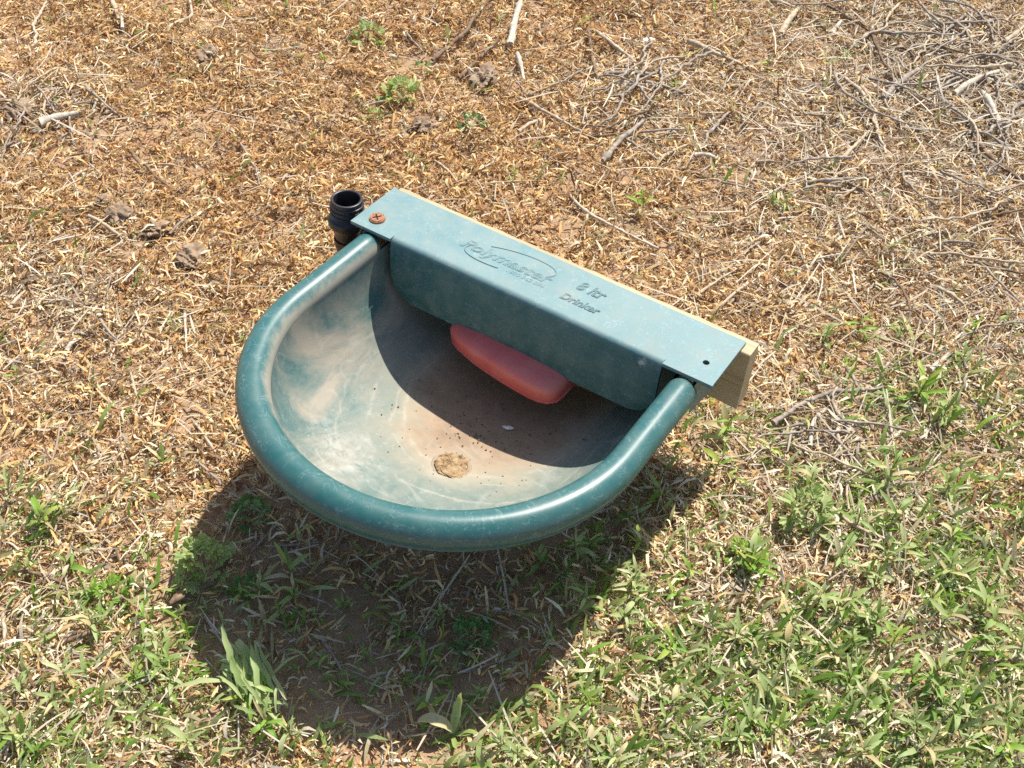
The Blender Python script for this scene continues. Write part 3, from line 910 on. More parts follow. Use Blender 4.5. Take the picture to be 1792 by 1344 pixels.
def build_litter():
    n = 430000
    x, y = sample_ground(n, rng); n = len(x)
    # matted clumps with bare, dusty soil between them
    dens = vnoise(x, y, .11, 54) * .35 + vnoise(x, y, .045, 55) * .35 + vnoise(x, y, .016, 56) * .3
    keep = dens > rng.uniform(.17, .53, n)
    grn = blobs(x, y, GREEN_Z)
    keep &= rng.random(n) > .32 * grn
    keep &= ~((np.abs(x) < .11) & (np.abs(y + .05) < .09))
    shade = (np.abs(x + .0) < .22) & (y < -.02) & (y > -.46)
    keep &= ~(shade & (rng.random(n) < .6))
    x, y, grn = x[keep], y[keep], grn[keep]; n = len(x)
    L = (np.exp(rng.normal(math.log(.0092), .52, n))).clip(.003, .032); W = (L * rng.uniform(.12, .27, n)).clip(.0008, .0036)
    parts = [strips(x, y, rng.uniform(0, 1, n) ** 1.5 * (.004 + .018 * vnoise(x, y, .03, 57)), L, W, rng.uniform(0, 2 * math.pi, n), rng.normal(0, .42, n), rng.normal(0, .8, n),
                    rng.normal(0, .95, n), litter_colors(x, y, rng, n), twist=rng.normal(0, 1.2, n), taper=.35, nsec=4)]
    # dry stems and straws
    m = 30000
    x, y = sample_ground(m * 2, rng); m = len(x)
    gz = blobs(x, y, GREY_Z); pz_ = blobs(x, y, PALE_Z)
    keep = rng.random(m) < .08 + .8 * np.maximum(gz, pz_ * .5)
    keep &= ~((np.abs(x) < .23) & (y < -.02) & (y > -.48) & (rng.random(m) < .6))
    x, y = x[keep], y[keep]; m = len(x); gz = gz[keep]
    L = rng.gamma(3, .012, m).clip(.014, .10); W = rng.uniform(.0009, .0022, m)
    c = np.array([(.60, .47, .30), (.68, .58, .42), (.46, .37, .27), (.33, .23, .15), (.72, .64, .50)])[rng.integers(0, 5, m)] * rng.uniform(.8, 1.1, m)[:, None]
    parts.append(strips(x, y, rng.uniform(.003, .016, m), L, W, rng.uniform(0, 2 * math.pi, m), rng.normal(0, .09, m), rng.normal(0, .5, m), rng.normal(0, .22, m), c, twist=rng.normal(0, .5, m), taper=.6, nsec=6))
    m = 26000
    x, y = sample_ground(m, rng); m = len(x)
    keep = rng.random(m) < .015 + .5 * blobs(x, y, GREY_Z) ** 1.5
    x, y = x[keep], y[keep]; m = len(x)
    L = rng.gamma(4, .013, m).clip(.02, .13); W = rng.uniform(.0013, .0028, m)
    c = np.array([(.62, .53, .40), (.70, .62, .49), (.50, .42, .33), (.36, .27, .19), (.74, .67, .55)])[rng.integers(0, 5, m)] * rng.uniform(.75, 1.05, m)[:, None]
    parts.append(strips(x, y, rng.uniform(.006, .02, m), L, W, rng.uniform(0, 2 * math.pi, m), rng.normal(0, .07, m), rng.normal(0, .5, m), rng.normal(0, .18, m), c, twist=rng.normal(0, .5, m), taper=.6, nsec=6))
    off = 0; VV, QQ, CC = [], [], []
    for v, q, c in parts:
        VV.append(v); QQ.append(q + off); CC.append(c); off += len(v)
    me = mesh_np('straw_litter', np.concatenate(VV), np.concatenate(QQ), colors=np.concatenate(CC))
    add('straw_litter', me, MAT_LITTER, kind='stuff', label='golden brown dry leaf and straw litter covering the soil')


build_litter()


# ------------------------------------------------------------------ green ground cover (one uncountable mass)
def build_cover():
    n = 195000
    x, y = sample_ground(n, rng); n = len(x)
    gz = blobs(x, y, GREEN_Z) * np.clip(2.6 * (vnoise(x, y, .085, 71) * .6 + vnoise(x, y, .03, 72) * .4) - .36, .06, 1.4)
    keep = rng.random(n) < gz * .95 + .010
    x, y = x[keep], y[keep]; n = len(x)
    parts = []
    L = rng.gamma(4, .0045, n).clip(.006, .046); W = (L * rng.uniform(.10, .18, n)).clip(.0011, .0050)
    pal = np.array([(.29, .39, .10), (.37, .45, .17), (.23, .39, .055), (.45, .50, .23), (.54, .52, .21), (.64, .56, .32), (.16, .27, .055)])
    c = pal[rng.choice(7, n, p=[.24, .22, .19, .14, .08, .05, .08])] * rng.uniform(.8, 1.15, n)[:, None]
    pitch = np.abs(rng.normal(.45, .35, n)).clip(0, 1.25)
    drift = rng.normal(.9, .9, n)
    parts.append(strips(x, y, .004 + np.sin(pitch) * L * .5, L, W, drift, pitch, rng.normal(0, .5, n), rng.normal(.25, .4, n), c, twist=rng.normal(0, .6, n), taper=.12, nsec=6))
    v, q, c = parts[0]
    add('weed_cover', mesh_np('weed_cover', v, q, colors=c, smooth=True), MAT_COVER, kind='stuff', label='low grey green weeds spreading through the straw')


build_cover()

# ------------------------------------------------------------------ leaves and plants
def leaf_mesh(name, L, W, bend=.3, fold=.25, wave=0.0, seed=0, nseg=7):
    """lanceolate leaf growing along +Y from the origin, arching with +Z up"""
    r = random.Random(seed)
    V = []; pos = Vector((0, 0, 0)); ang = .0
    for k in range(nseg + 1):
        t = k / nseg
        w = W * .5 * (math.sin(math.pi * min(1, t * .93 + .05)) ** .8) * (1.15 - .35 * t)
        if k == nseg: w = W * .02
        if k == 0: w = W * .12
        ca, sa = math.cos(ang), math.sin(ang)
        up = Vector((0, -sa, ca))
        wv = wave * W * math.sin(t * 9 + seed)
        V += [pos + Vector((-w, 0, 0)) + up * (w * fold + wv), pos + Vector((0, 0, 0)), pos + Vector((w, 0, 0)) + up * (w * fold - wv)]
        pos = pos + Vector((r.uniform(-.03, .03) * L, ca, sa)) * 1 if False else pos + Vector((r.uniform(-.02, .02) * L, ca * L / nseg, sa * L / nseg))
        ang -= bend / nseg * (1 + .6 * t)
    q = grid_quads(nseg + 1, 3)
    return mesh_np(name, np.array([v[:] for v in V]), q, smooth=True)


LANCE = [leaf_mesh('leaf', 1, .13 + .018 * i, [.3, .7, 1.1, -.25, .5, 1.5][i], [.3, .5, .2, .4, .35, .3][i], .05, i) for i in range(6)]
LONG = [leaf_mesh('leaf', 1, .075 + .010 * i, [.8, 1.2, .5, 1.6][i], .4, .10, i + 20, 9) for i in range(4)]


def lobed_mesh(name, lobes=5, seed=0):
    """fan-shaped crinkled leaf with toothed edge, growing along +Y"""
    r = random.Random(seed); V = [(0, 0, 0)]; nA = lobes * 6
    ring = []
    for k in range(nA + 1):
        a = math.radians(-115 + 230 * k / nA)
        tooth = .5 + .5 * abs(math.sin(k / nA * lobes * math.pi))
        tooth2 = .08 * (k % 2)
        R_ = (.62 + .38 * tooth + tooth2) * (1 - .12 * (abs(a) / 2))
        ring.append((a, R_))
    for f in (.45, .78, 1.0):
        for k, (a, R_) in enumerate(ring):
            rr = f * (R_ if f > .5 else .75)
            z = .10 * math.sin(k * 1.05) * f + .16 * f * f * math.cos(a * 2) + r.uniform(-.03, .03)
            V.append((rr * math.sin(a) * .55, rr * math.cos(a) * .55 + .3 * f, z))
    m = nA + 1
    tris = [(0, 1 + k, 2 + k) for k in range(nA)]
    quads = []
    for b in range(2):
        for k in range(nA):
            quads.append((1 + b * m + k, 1 + (b + 1) * m + k, 2 + (b + 1) * m + k, 2 + b * m + k))
    return mesh_np(name, np.array(V, float), quads, tris)


LOBED = [lobed_mesh('leaf', 5 + i % 3, i) for i in range(4)]
STEM_ME = None


def stem_mesh(L, r0, bend, seed):
    rr = random.Random(seed); pts = []
    for k in range(6):
        t = k / 5
        pts.append(Vector((bend * L * t * t, rr.uniform(-.03, .03) * L * t, L * t)))
    V = []
    for k, p in enumerate(pts):
        r = r0 * (1 - .5 * k / 5)
        for a in range(5): V.append((p.x + r * math.cos(a * 1.2566), p.y + r * math.sin(a * 1.2566), p.z))
    return mesh_np('stem', np.array(V), grid_quads(6, 5, True), smooth=True), pts


def put_leaf(parent, me, mat, loc, az, pitch, L, roll=0, wscale=1.0):
    if not me.materials: me.materials.append(mat)
    o = bpy.data.objects.new('leaf', me); col.objects.link(o); o.parent = parent
    if me.materials[0] != mat:
        o.material_slots[0].link = 'OBJECT'; o.material_slots[0].material = mat
    o.matrix_local = Matrix.Translation(loc) @ Matrix.Rotation(az, 4, 'Z') @ Matrix.Rotation(pitch, 4, 'X') @ Matrix.Rotation(roll, 4, 'Y') @ Matrix.Diagonal((L * wscale, L, L, 1))
    return o


PX_M = 1 / 1450.0       # metres per photo pixel near the trough


def px_scale(px, py):
    p = gp(px, py); return np.linalg.norm(p - C_W) / CAM_P['f']


LANDMARKS = [(110, 220, 'the short thick bleached stick'), (905, 45, 'the thickest bleached stick'), (607, 350, 'the black elbow'), (1036, 100, 'the dark upright twig'), (1090, 255, 'the thick straight grey stick'),
             (1255, 104, 'the smooth pale brown stick'), (1580, 150, 'the forked grey stick'), (1515, 190, 'the twig curved like a bow'), (1465, 327, 'the level grey stick'), (1705, 155, 'the thick stick in the straw heap'),
             (1735, 285, 'the brown bent stick'), (1655, 632, 'the pale flat stick'), (1440, 705, 'the dry stem bundle'), (1405, 880, 'the crinkled pale weed'), (1310, 650, 'the board end'), (1125, 355, 'the bright seedling behind the lid'),
             (1500, 560, 'the bright yellowish seedling'), (350, 1040, 'the brown stick at the shadow edge'), (140, 1125, 'the short brown stick'), (60, 1010, 'the twig entering from the left'), (330, 461, 'the lumpy brown clod'),
             (214, 388, 'the rough grey clod'), (327, 590, 'the thin white stalk'), (283, 800, 'the pale upright seedling'), (85, 915, 'the bright tuft at the left edge'), (385, 960, 'the bushy lobed weed'), (825, 1105, 'the spiky lobed weed'),
             (440, 1210, 'the flopped leafy clump'), (790, 1265, 'the curled cream leaf'), (830, 960, 'the front of the rim'), (1180, 780, 'the right arm of the rim'), (415, 700, 'the left side of the rim'), (700, 175, 'the crinkled leaf cluster'),
             (825, 215, 'the single crinkled weed'), (1300, 975, 'the feathery light green weed'), (950, 470, 'the lid'), (1500, 935, 'the long pale twig below it'), (1792, 1344, 'the lower right corner'), (0, 1344, 'the lower left corner'), (1792, 0, 'the upper right corner'), (0, 0, 'the upper left corner'),
             (1792, 950, 'the right edge'), (900, 1344, 'the lower edge')]
LANDMARKS = [q for q in LANDMARKS if 'below it' not in q[2]]
USED = set()


def where_label(lead, px, py):
    order = sorted(LANDMARKS, key=lambda q: (q[0] - px) ** 2 + (q[1] - py) ** 2)
    for q in order[:16]:
        dx, dy = px - q[0], py - q[1]; d = math.hypot(dx, dy)
        a = (math.degrees(math.atan2(-dy, dx)) + 360 + 22.5) % 360 // 45
        dr = ['right of', 'above and right of', 'above', 'above and left of', 'left of', 'below and left of', 'below', 'below and right of'][int(a)]
        far = 'just ' if d < 70 else ('' if d < 170 else 'well ')
        lb = f'{lead} {far}{dr} {q[2]}'
        if lb not in USED and len(lb.split()) <= 16:
            USED.add(lb); return lb
    return None


SEEDLING_G = 'slender weed seedlings scattered through the straw'


def seedling(px, py, size, nleaf, mat, label=None, seed=0, spread=.55, meshes=None, lean=.2, group=SEEDLING_G, at=None):
    r = random.Random(seed * 13 + 5)
    p = gp(px, py) if at is None else at
    s = px_scale(px, py) if at is None else PX_M * 1.05
    H = size * s
    z = float(height(np.array([p[0]]), np.array([p[1]]))[0])
    if not label:
        tone = {'green_leaf': 'mid green', 'bright_leaf': 'bright green', 'grey_green_leaf': 'grey green'}[mat.name]
        label = where_label(f"{'tiny' if size < 35 else 'small' if size < 55 else 'tall'} {tone} weed seedling", px, py)
    root = add('weed_seedling', None, label=label or 'slender green weed seedling in the leafy patches near the lower edge', cat='weed', group=group)
    root.location = (p[0], p[1], z); root.rotation_euler = (0, 0, r.uniform(0, 6.28))
    me, pts = stem_mesh(H * .75, max(.0007, H * .018), r.uniform(-.3, .3), seed)
    add('stem', me, MAT_STEM, root)
    for k in range(nleaf):
        t = .15 + .85 * (k + .5) / nleaf
        q = pts[min(5, int(t * 5))]
        az = k * 2.4 + r.uniform(-.4, .4)
        put_leaf(root, r.choice(meshes or LANCE), MAT_LEAF_DRY if r.random() < .14 else mat, q, az, r.uniform(.25, 1.0) + .25 * t, H * r.uniform(.42, .78) * (1.05 - .35 * t), r.uniform(-.4, .4), r.uniform(.8, 1.25))
    return root


def lobed_weed(px, py, size, nleaf, label, seed, mat=MAT_LEAF_LOBED, group=None, tall=1.0):
    nleaf = int(nleaf * 1.9)
    r = random.Random(seed * 7 + 1)
    p = gp(px, py); s = px_scale(px, py); Rr = size * s
    z = float(height(np.array([p[0]]), np.array([p[1]]))[0])
    root = add('lobed_weed', None, label=label, cat='weed', group=group)
    root.location = (p[0], p[1], z)
    me, pts = stem_mesh(Rr * .5 * tall, max(.0009, Rr * .03), .1, seed); add('stem', me, MAT_STEM, root)
    for k in range(nleaf):
        t = (k + .5) / nleaf
        az = k * 2.399 + r.uniform(-.3, .3); rad = Rr * .55 * (1 - t) ** .8
        loc = Vector((-math.sin(az) * rad, math.cos(az) * rad, Rr * (.12 + .5 * t) * tall + .004))
        put_leaf(root, r.choice(LOBED), mat, loc, az, r.uniform(-.1, .35) + .6 * t, Rr * r.uniform(.32, .55) * (1.0 - .4 * t), r.uniform(-.45, .45))
    return root


lobed_weed(360, 1002, 66, 16, 'bushy lobed weed half in the shadow left of the rim', 1, MAT_LEAF_GREY, tall=1.9)
lobed_weed(440, 905, 50, 10, 'dark lobed weed in the shadow close against the rim', 2)
lobed_weed(425, 1035, 38, 8, 'small lobed weed in deep shadow below the bushy one', 3)
lobed_weed(1405, 915, 62, 10, 'crinkled pale green weed casting its own small shadow near the dry stems', 4, MAT_LEAF_GREY, tall=1.9)
lobed_weed(825, 1115, 55, 10, 'spiky lobed weed in the middle of the trough shadow', 5)
lobed_weed(195, 1050, 55, 7, 'flat bright green weed near the bent brown twig', 6, MAT_LEAF_BRIGHT)
lobed_weed(700, 180, 48, 11, 'cluster of small crinkled leaves behind the inlet elbow', 7, MAT_LEAF_GREY)
lobed_weed(826, 222, 32, 6, 'single crinkled green weed beside the hollow behind the lid', 8)
lobed_weed(738, 130, 26, 5, 'tiny crinkled weed above the larger leaf cluster', 9)
lobed_weed(645, 75, 45, 9, 'loose weed with small grey green leaves near the upper edge', 10, MAT_LEAF_GREY)
lobed_weed(655, 215, 26, 5, 'faint small weed just behind the elbow', 11, MAT_LEAF_GREY)
lobed_weed(1300, 985, 46, 8, 'feathery light green weed at the edge of the shadow', 12, MAT_LEAF_BRIGHT)

SPECIAL = [
    (1125, 370, 58, 7, MAT_LEAF_BRIGHT, 'bright green seedling directly behind the middle of the lid'),
    (1500, 585, 60, 6, MAT_LEAF_BRIGHT, 'bright yellowish green seedling to the right of the board end'),
    (1442, 600, 60, 7, MAT_LEAF, 'dark narrow seedling between the board end and the bright seedling'),
    (1605, 700, 85, 11, MAT_LEAF_BRIGHT, 'tallest bright green weed right of the dry stem bundle'),
    (1645, 745, 80, 10, MAT_LEAF, 'leafy green weed beside a small yellow leaf'),
    (1265, 770, 70, 8, MAT_LEAF_BRIGHT, 'green seedling just below the end of the board'),
    (1305, 795, 50, 6, MAT_LEAF, 'broad leaved seedling next below the board end seedling'),
    (1340, 800, 52, 6, MAT_LEAF_BRIGHT, 'bright seedling between the board and the dry stem bundle'),
    (283, 815, 62, 6, MAT_LEAF_GREY, 'pale upright seedling in the straw left of the rim'),
    (85, 925, 75, 11, MAT_LEAF_BRIGHT, 'bright green weed tuft at the left edge of the picture'),
    (492, 1085, 62, 6, MAT_LEAF, 'single leafy weed in the left of the shadow'),
    (525, 940, 60, 5, MAT_LEAF, 'weed with broad leaves in the shadow under the left rim'),
    (640, 975, 50, 5, MAT_LEAF, 'weed touching the front of the rim in the shadow'),
    (1310, 1010, 80, 8, MAT_LEAF_BRIGHT, 'bright green weed lit at the right edge of the shadow'),
    (1680, 640, 55, 6, MAT_LEAF, 'green weed beside the pale stick at the right'),
    (1660, 745, 66, 8, MAT_LEAF, 'dense weed at the right of the dry stem bundle'),
    (545, 250, 30, 5, MAT_LEAF_BRIGHT, 'small green sprig in golden litter left of the elbow'),
    (240, 1195, 62, 8, MAT_LEAF_BRIGHT, 'bright weed above the left corner, in the sun'),
]
for i, (px, py, sz, nl, mt, lb) in enumerate(SPECIAL):
    seedling(px, py, sz, nl, mt, lb, seed=100 + i)
PLAIN = [(900, 325, 30), (985, 312, 22), (1340, 130, 34), (1445, 125, 36), (1478, 112, 30), (1350, 370, 40), (1245, 390, 30), (1372, 375, 42), (1512, 600, 45), (1572, 590, 50), (1440, 655, 30), (1482, 645, 30), (1380, 790, 28),
         (1250, 830, 60), (1285, 845, 45), (30, 660, 28), (165, 680, 26), (425, 600, 26), (310, 580, 34), (75, 730, 24), (355, 95, 26), (400, 20, 26), (720, 285, 24), (745, 300, 18), (1205, 240, 24), (1180, 160, 28), (1640, 300, 24),
         (1700, 590, 40), (1755, 580, 46), (1540, 480, 30), (1450, 300, 24), (80, 410, 26), (110, 395, 26), (570, 120, 26), (1240, 1180, 60), (1400, 860, 24), (1545, 860, 60), (1590, 900, 56), (1660, 950, 66), (1780, 930, 72),
         (560, 1085, 40), (600, 1060, 40), (700, 1100, 44), (770, 1080, 50), (945, 985, 46), (985, 1010, 42), (1035, 960, 52), (1080, 1000, 46), (1120, 960, 48), (880, 1190, 52), (1010, 1030, 44), (960, 1120, 44), (640, 1150, 40), (560, 1160, 44), (590, 1200, 44), (1100, 920, 44), (650, 1040, 36), (720, 1010, 34), (1165, 990, 52), (1205, 1010, 50), (1180, 1050, 48)]
for i, (px, py, sz) in enumerate(PLAIN):
    inshade = 340 < px < 1100 and py > 940
    seedling(px, py, sz * 1.15, random.Random(i).randint(4, 7), random.Random(i + 50).choice([MAT_LEAF, MAT_LEAF_GREY, MAT_LEAF] if inshade else [MAT_LEAF, MAT_LEAF_BRIGHT, MAT_LEAF_GREY]), None, seed=300 + i)
# weeds in the green corners that can still be told apart
rr = random.Random(4)
cnt = 0
while cnt < 130:
    px = rr.uniform(0, 1790); py = rr.uniform(850, 1343)
    p = gp(px, py)
    wgt = float(blobs(np.array([p[0]]), np.array([p[1]]), GREEN_Z)[0])
    if rr.random() > wgt * .9 or (430 < px < 1200 and py < 960): continue
    seedling(px, py, rr.uniform(42, 88), rr.randint(6, 10), rr.choice([MAT_LEAF_GREY, MAT_LEAF_GREY, MAT_LEAF_GREY, MAT_LEAF, MAT_LEAF, MAT_LEAF_BRIGHT]), None, seed=600 + cnt)
    cnt += 1

# the flopped leafy clump at the lower left edge of the shadow
def clump():
    r = random.Random(77); p = gp(495, 1290)
    root = add('flopped_weed', None, label='large flopped clump of long pale green leaves at the shadow edge, lower left', cat='weed')
    root.location = (p[0], p[1], float(height(p[0:1], p[1:2])[0]))
    tip = gp(395, 1150) - p; az0 = math.atan2(-tip[0], tip[1])
    for k in range(64):
        t = r.random()
        loc = Vector((tip[0] * t * .62 + r.uniform(-.017, .017), tip[1] * t * .62 + r.uniform(-.017, .017), .006 + .022 * math.sin(math.pi * t) + r.uniform(0, .008)))
        put_leaf(root, r.choice(LONG), MAT_LEAF_GREY if r.random() < .95 else MAT_LEAF_BRIGHT, loc, az0 + r.gauss(0, .42), r.uniform(.05, .75), r.uniform(.028, .058), r.uniform(-.5, .5), r.uniform(.9, 1.4))
    me, _ = stem_mesh(.02, .002, .2, 3); add('stem', me, MAT_STEM, root)


clump()


def curled():
    p = gp(792, 1285)
    root = add('curled_weed', None, label='small weed with one curled cream leaf catching sun at the foot of the shadow', cat='weed')
    root.location = (p[0], p[1], float(height(p[0:1], p[1:2])[0]))
    left = gp(735, 1262) - p; azl = math.atan2(-left[0], left[1])
    upd = gp(830, 1215) - p; azu = math.atan2(-upd[0], upd[1])
    put_leaf(root, leaf_mesh('leaf', 1, .24, 2.2, .3, .05, 50, 10), MAT_LEAF_DRY, Vector((0, 0, .012)), azl, 1.25, .05, .2, 1)
    put_leaf(root, leaf_mesh('leaf', 1, .17, -.5, .5, .05, 51, 9), MAT_LEAF_GREY, Vector((0, 0, .008)), azu, .95, .055, 0, 1)
    for k in range(5): put_leaf(root, LANCE[k], MAT_LEAF, Vector((0, 0, .004)), k * 1.3, .5, .028, 0, 1)


curled()

# ------------------------------------------------------------------ twigs and sticks
def tube_mesh(pts, r0, r1, sides=7, seed=0, rough=.12):
    pts = np.array(pts); n = len(pts)
    T = np.gradient(pts, axis=0); T /= np.linalg.norm(T, axis=1)[:, None] + 1e-9
    up = np.tile(np.array([0, 0, 1.0]), (n, 1)); s = np.cross(T, up); s /= np.linalg.norm(s, axis=1)[:, None] + 1e-9; u = np.cross(s, T)
    r_ = np.random.default_rng(seed)
    knot = np.ones(n)
    for _ in range(max(1, n // 6)): knot[r_.integers(0, n)] += r_.uniform(.15, .5)
    V = []
    for k in range(sides):
        a = 2 * math.pi * k / sides
        rad = np.linspace(r0, r1, n) * (1 + rough * r_.normal(size=n)) * knot
        V.append(pts + (s * math.cos(a) + u * math.sin(a)) * rad[:, None])
    V = np.stack(V, 1).reshape(-1, 3)
    me = mesh_np('twig', V, grid_quads(n, sides, True), smooth=True)
    bm = bmesh.new(); bm.from_mesh(me); bm.verts.ensure_lookup_table()
    bm.faces.new([bm.verts[i] for i in range(sides)][::-1]); bm.faces.new([bm.verts[(n - 1) * sides + i] for i in range(sides)])
    bm.to_mesh(me); bm.free()
    return me


TWIG_G = 'thin dry twigs strewn over the litter'


def twig(pts, wpx, colr='pale', label=None, lift=.004, seed=0, kink=.02, name=None):
    r = np.random.default_rng(seed + 900)
    W_ = [gp(a, b) for a, b in pts]
    # resample
    seg = [np.linalg.norm(W_[i + 1] - W_[i]) for i in range(len(W_) - 1)]; Lt = sum(seg)
    n = max(9, min(34, int(Lt / .006)))
    tt = np.concatenate([[0], np.cumsum(seg)]) / Lt
    t = np.linspace(0, 1, n)
    P = np.stack([np.interp(t, tt, [w[k] for w in W_]) for k in range(3)], 1)
    if len(pts) > 2:   # soften the corners
        for _ in range(3): P[1:-1] = (P[:-2] + 2 * P[1:-1] + P[2:]) / 4
    d = P[-1] - P[0]; nrm = np.array([-d[1], d[0], 0]) / (np.linalg.norm(d) + 1e-9)
    wob = np.cumsum(r.normal(0, 1, n)); wob -= np.linspace(wob[0], wob[-1], n)
    P += nrm * (wob * kink * Lt * .2)[:, None]
    rad = wpx * px_scale(*pts[0]) * .5
    hz = height(P[:, 0], P[:, 1]); base = np.maximum.accumulate(hz) if False else np.linspace(hz[0], hz[-1], n)
    base = base + max(0, float((hz - base).max())) * .6
    P[:, 2] = base + .0068 + rad * .8 + lift * (r.random() * .5 + np.sin(t * math.pi) * r.random())
    c0 = P[0].copy(); c0[2] = 0; me = tube_mesh(P - c0, rad, rad * r.uniform(.45, .85), 7, seed)
    if not label:
        mx = sum(q[0] for q in pts) / len(pts); my = sum(q[1] for q in pts) / len(pts)
        tone = {'pale': 'straw coloured', 'grey': 'grey', 'brown': 'brown', 'white': 'bleached'}[colr]
        label = where_label(f"{'thin' if wpx < 6 else 'stout'} {tone} twig", mx, my)
    o = add(name or 'twig', me, TWIG[colr], label=label or 'thin dry twig lying flat among the straw litter', cat='stick' if name == 'stick' else 'twig', group=TWIG_G)
    o.location = c0
    return o


NAMED = [
    ([(75, 230), (105, 220), (142, 211)], 16, 'white', 'short thick bleached stick near the upper left', 'stick'),
    ([(195, 0), (203, 25), (211, 46)], 8, 'pale', 'pale straw at the upper edge, left', None),
    ([(290, 62), (338, 38), (332, 0)], 5, 'pale', 'thin twig bent into a hook at the upper left edge', None),
    ([(160, 393), (188, 410), (217, 429)], 7, 'pale', 'short cream twig beside the grey clods on the left', None),
    ([(757, 116), (820, 68), (842, 36), (866, 0)], 7, 'brown', 'long brown twig running off the upper edge', None),
    ([(893, 88), (903, 45), (918, -5)], 14, 'white', 'thickest bleached stick running off the upper edge', 'stick'),
    ([(905, 100), (911, 125), (917, 149)], 8, 'white', 'broken bleached piece below the thick stick', None),
    ([(803, 146), (840, 112), (872, 78)], 7, 'brown', 'brown twig just left of the thickest stick', None),
    ([(1028, 55), (1036, 100), (1045, 152)], 7, 'brown', 'dark upright reddish twig behind the lid', None),
    ([(1040, 63), (1075, 90), (1112, 115)], 8, 'pale', 'pale twig beside the dark upright twig', None),
    ([(1055, 133), (1100, 134), (1145, 137)], 8, 'grey', 'level grey twig behind the lid', None),
    ([(1053, 291), (1085, 258), (1127, 221)], 10, 'grey', 'thick straight grey stick behind the lid', 'stick'),
    ([(905, 178), (960, 207), (1018, 238)], 7, 'pale', 'knobbly pale twig above the lid', None),
    ([(997, 350), (1025, 378), (1093, 414), (1152, 440)], 6, 'white', 'long thin bleached stem close behind the lid', None),
    ([(1205, 77), (1250, 103), (1308, 131)], 9, 'pale', 'smooth pale brown stick at the upper right', 'stick'),
    ([(1363, 74), (1378, 52), (1394, 30)], 11, 'pale', 'short stubby pale stick near the upper edge', 'stick'),
    ([(1340, 8), (1362, 18), (1388, 29)], 8, 'pale', 'pale twig meeting the short stubby stick', None),
    ([(1428, 10), (1478, 38), (1522, 64)], 6, 'brown', 'dark twig slanting at the upper right', None),
    ([(1520, 60), (1538, 105), (1562, 152)], 6, 'brown', 'dark steep twig below the slanting one', None),
    ([(1543, 182), (1575, 152), (1612, 128)], 10, 'grey', 'forked grey stick at the upper right', 'stick'),
    ([(1465, 143), (1510, 175), (1532, 210), (1538, 256)], 7, 'pale', 'pale twig curved like a bow at the upper right', None),
    ([(1403, 331), (1460, 327), (1527, 321)], 8, 'grey', 'level grey stick right of the lid', 'stick'),
    ([(1665, 178), (1705, 155), (1745, 137)], 12, 'white', 'thick bleached stick in the straw heap, upper right', 'stick'),
    ([(1722, 152), (1755, 163), (1795, 164)], 8, 'white', 'bleached branch reaching the right edge', None),
    ([(1712, 178), (1727, 203), (1742, 228)], 10, 'white', 'short bleached stick in the straw heap', None),
    ([(1688, 240), (1728, 285), (1782, 324)], 8, 'brown', 'brown bent stick below the straw heap', 'stick'),
    ([(1640, 182), (1665, 205), (1722, 243)], 6, 'grey', 'grey twig left of the bleached sticks', None),
    ([(1622, 660), (1655, 632), (1692, 608)], 10, 'white', 'pale flat stick right of the board', 'stick'),
    ([(1350, 752), (1395, 716), (1440, 702), (1545, 684)], 10, 'grey', 'gnarled main stem of the dry stem bundle', 'stick'),
    ([(1414, 792), (1418, 750), (1442, 726)], 8, 'white', 'arched bleached stem of the dry bundle', None),
    ([(1465, 720), (1466, 790), (1474, 850), (1480, 905)], 7, 'pale', 'long straight stem hanging from the dry bundle', None),
    ([(1504, 712), (1515, 750), (1533, 792)], 6, 'brown', 'dark stem at the right of the dry bundle', None),
    ([(1480, 652), (1490, 672), (1501, 695)], 7, 'grey', 'short stub standing above the dry bundle', None),
    ([(1498, 788), (1520, 810), (1548, 838)], 8, 'pale', 'loose stem piece below the dry bundle', None),
    ([(1440, 898), (1490, 940), (1570, 966)], 8, 'pale', 'long pale twig below the crinkled weed', None),
    ([(300, 1062), (350, 1040), (398, 1015)], 11, 'brown', 'brown stick crossing into the shadow at the left', 'stick'),
    ([(103, 1138), (140, 1124), (178, 1113)], 10, 'brown', 'short brown stick in the lower left', 'stick'),
    ([(-5, 1001), (60, 1010), (125, 1032)], 7, 'brown', 'brown twig entering from the left edge', None),
    ([(325, 553), (327, 590), (330, 628)], 5, 'white', 'thin white stalk left of the trough', None),
    ([(178, 568), (195, 592), (218, 614)], 6, 'grey', 'grey twig in the straw at the left', None),
    ([(1215, 285), (1232, 286), (1252, 290)], 9, 'white', 'short white stick above the lid end', None),
    ([(1215, 527), (1255, 500), (1292, 473)], 6, 'pale', 'pale twig just behind the right half of the lid', None),
    ([(1252, 550), (1280, 526), (1312, 498)], 6, 'pale', 'pale twig beside the board end', None),
]
for i, (pts, w, c, lb, nm) in enumerate(NAMED):
    twig(pts, w, c, lb, seed=i, name=nm, kink=.025 if c != 'white' else .015)
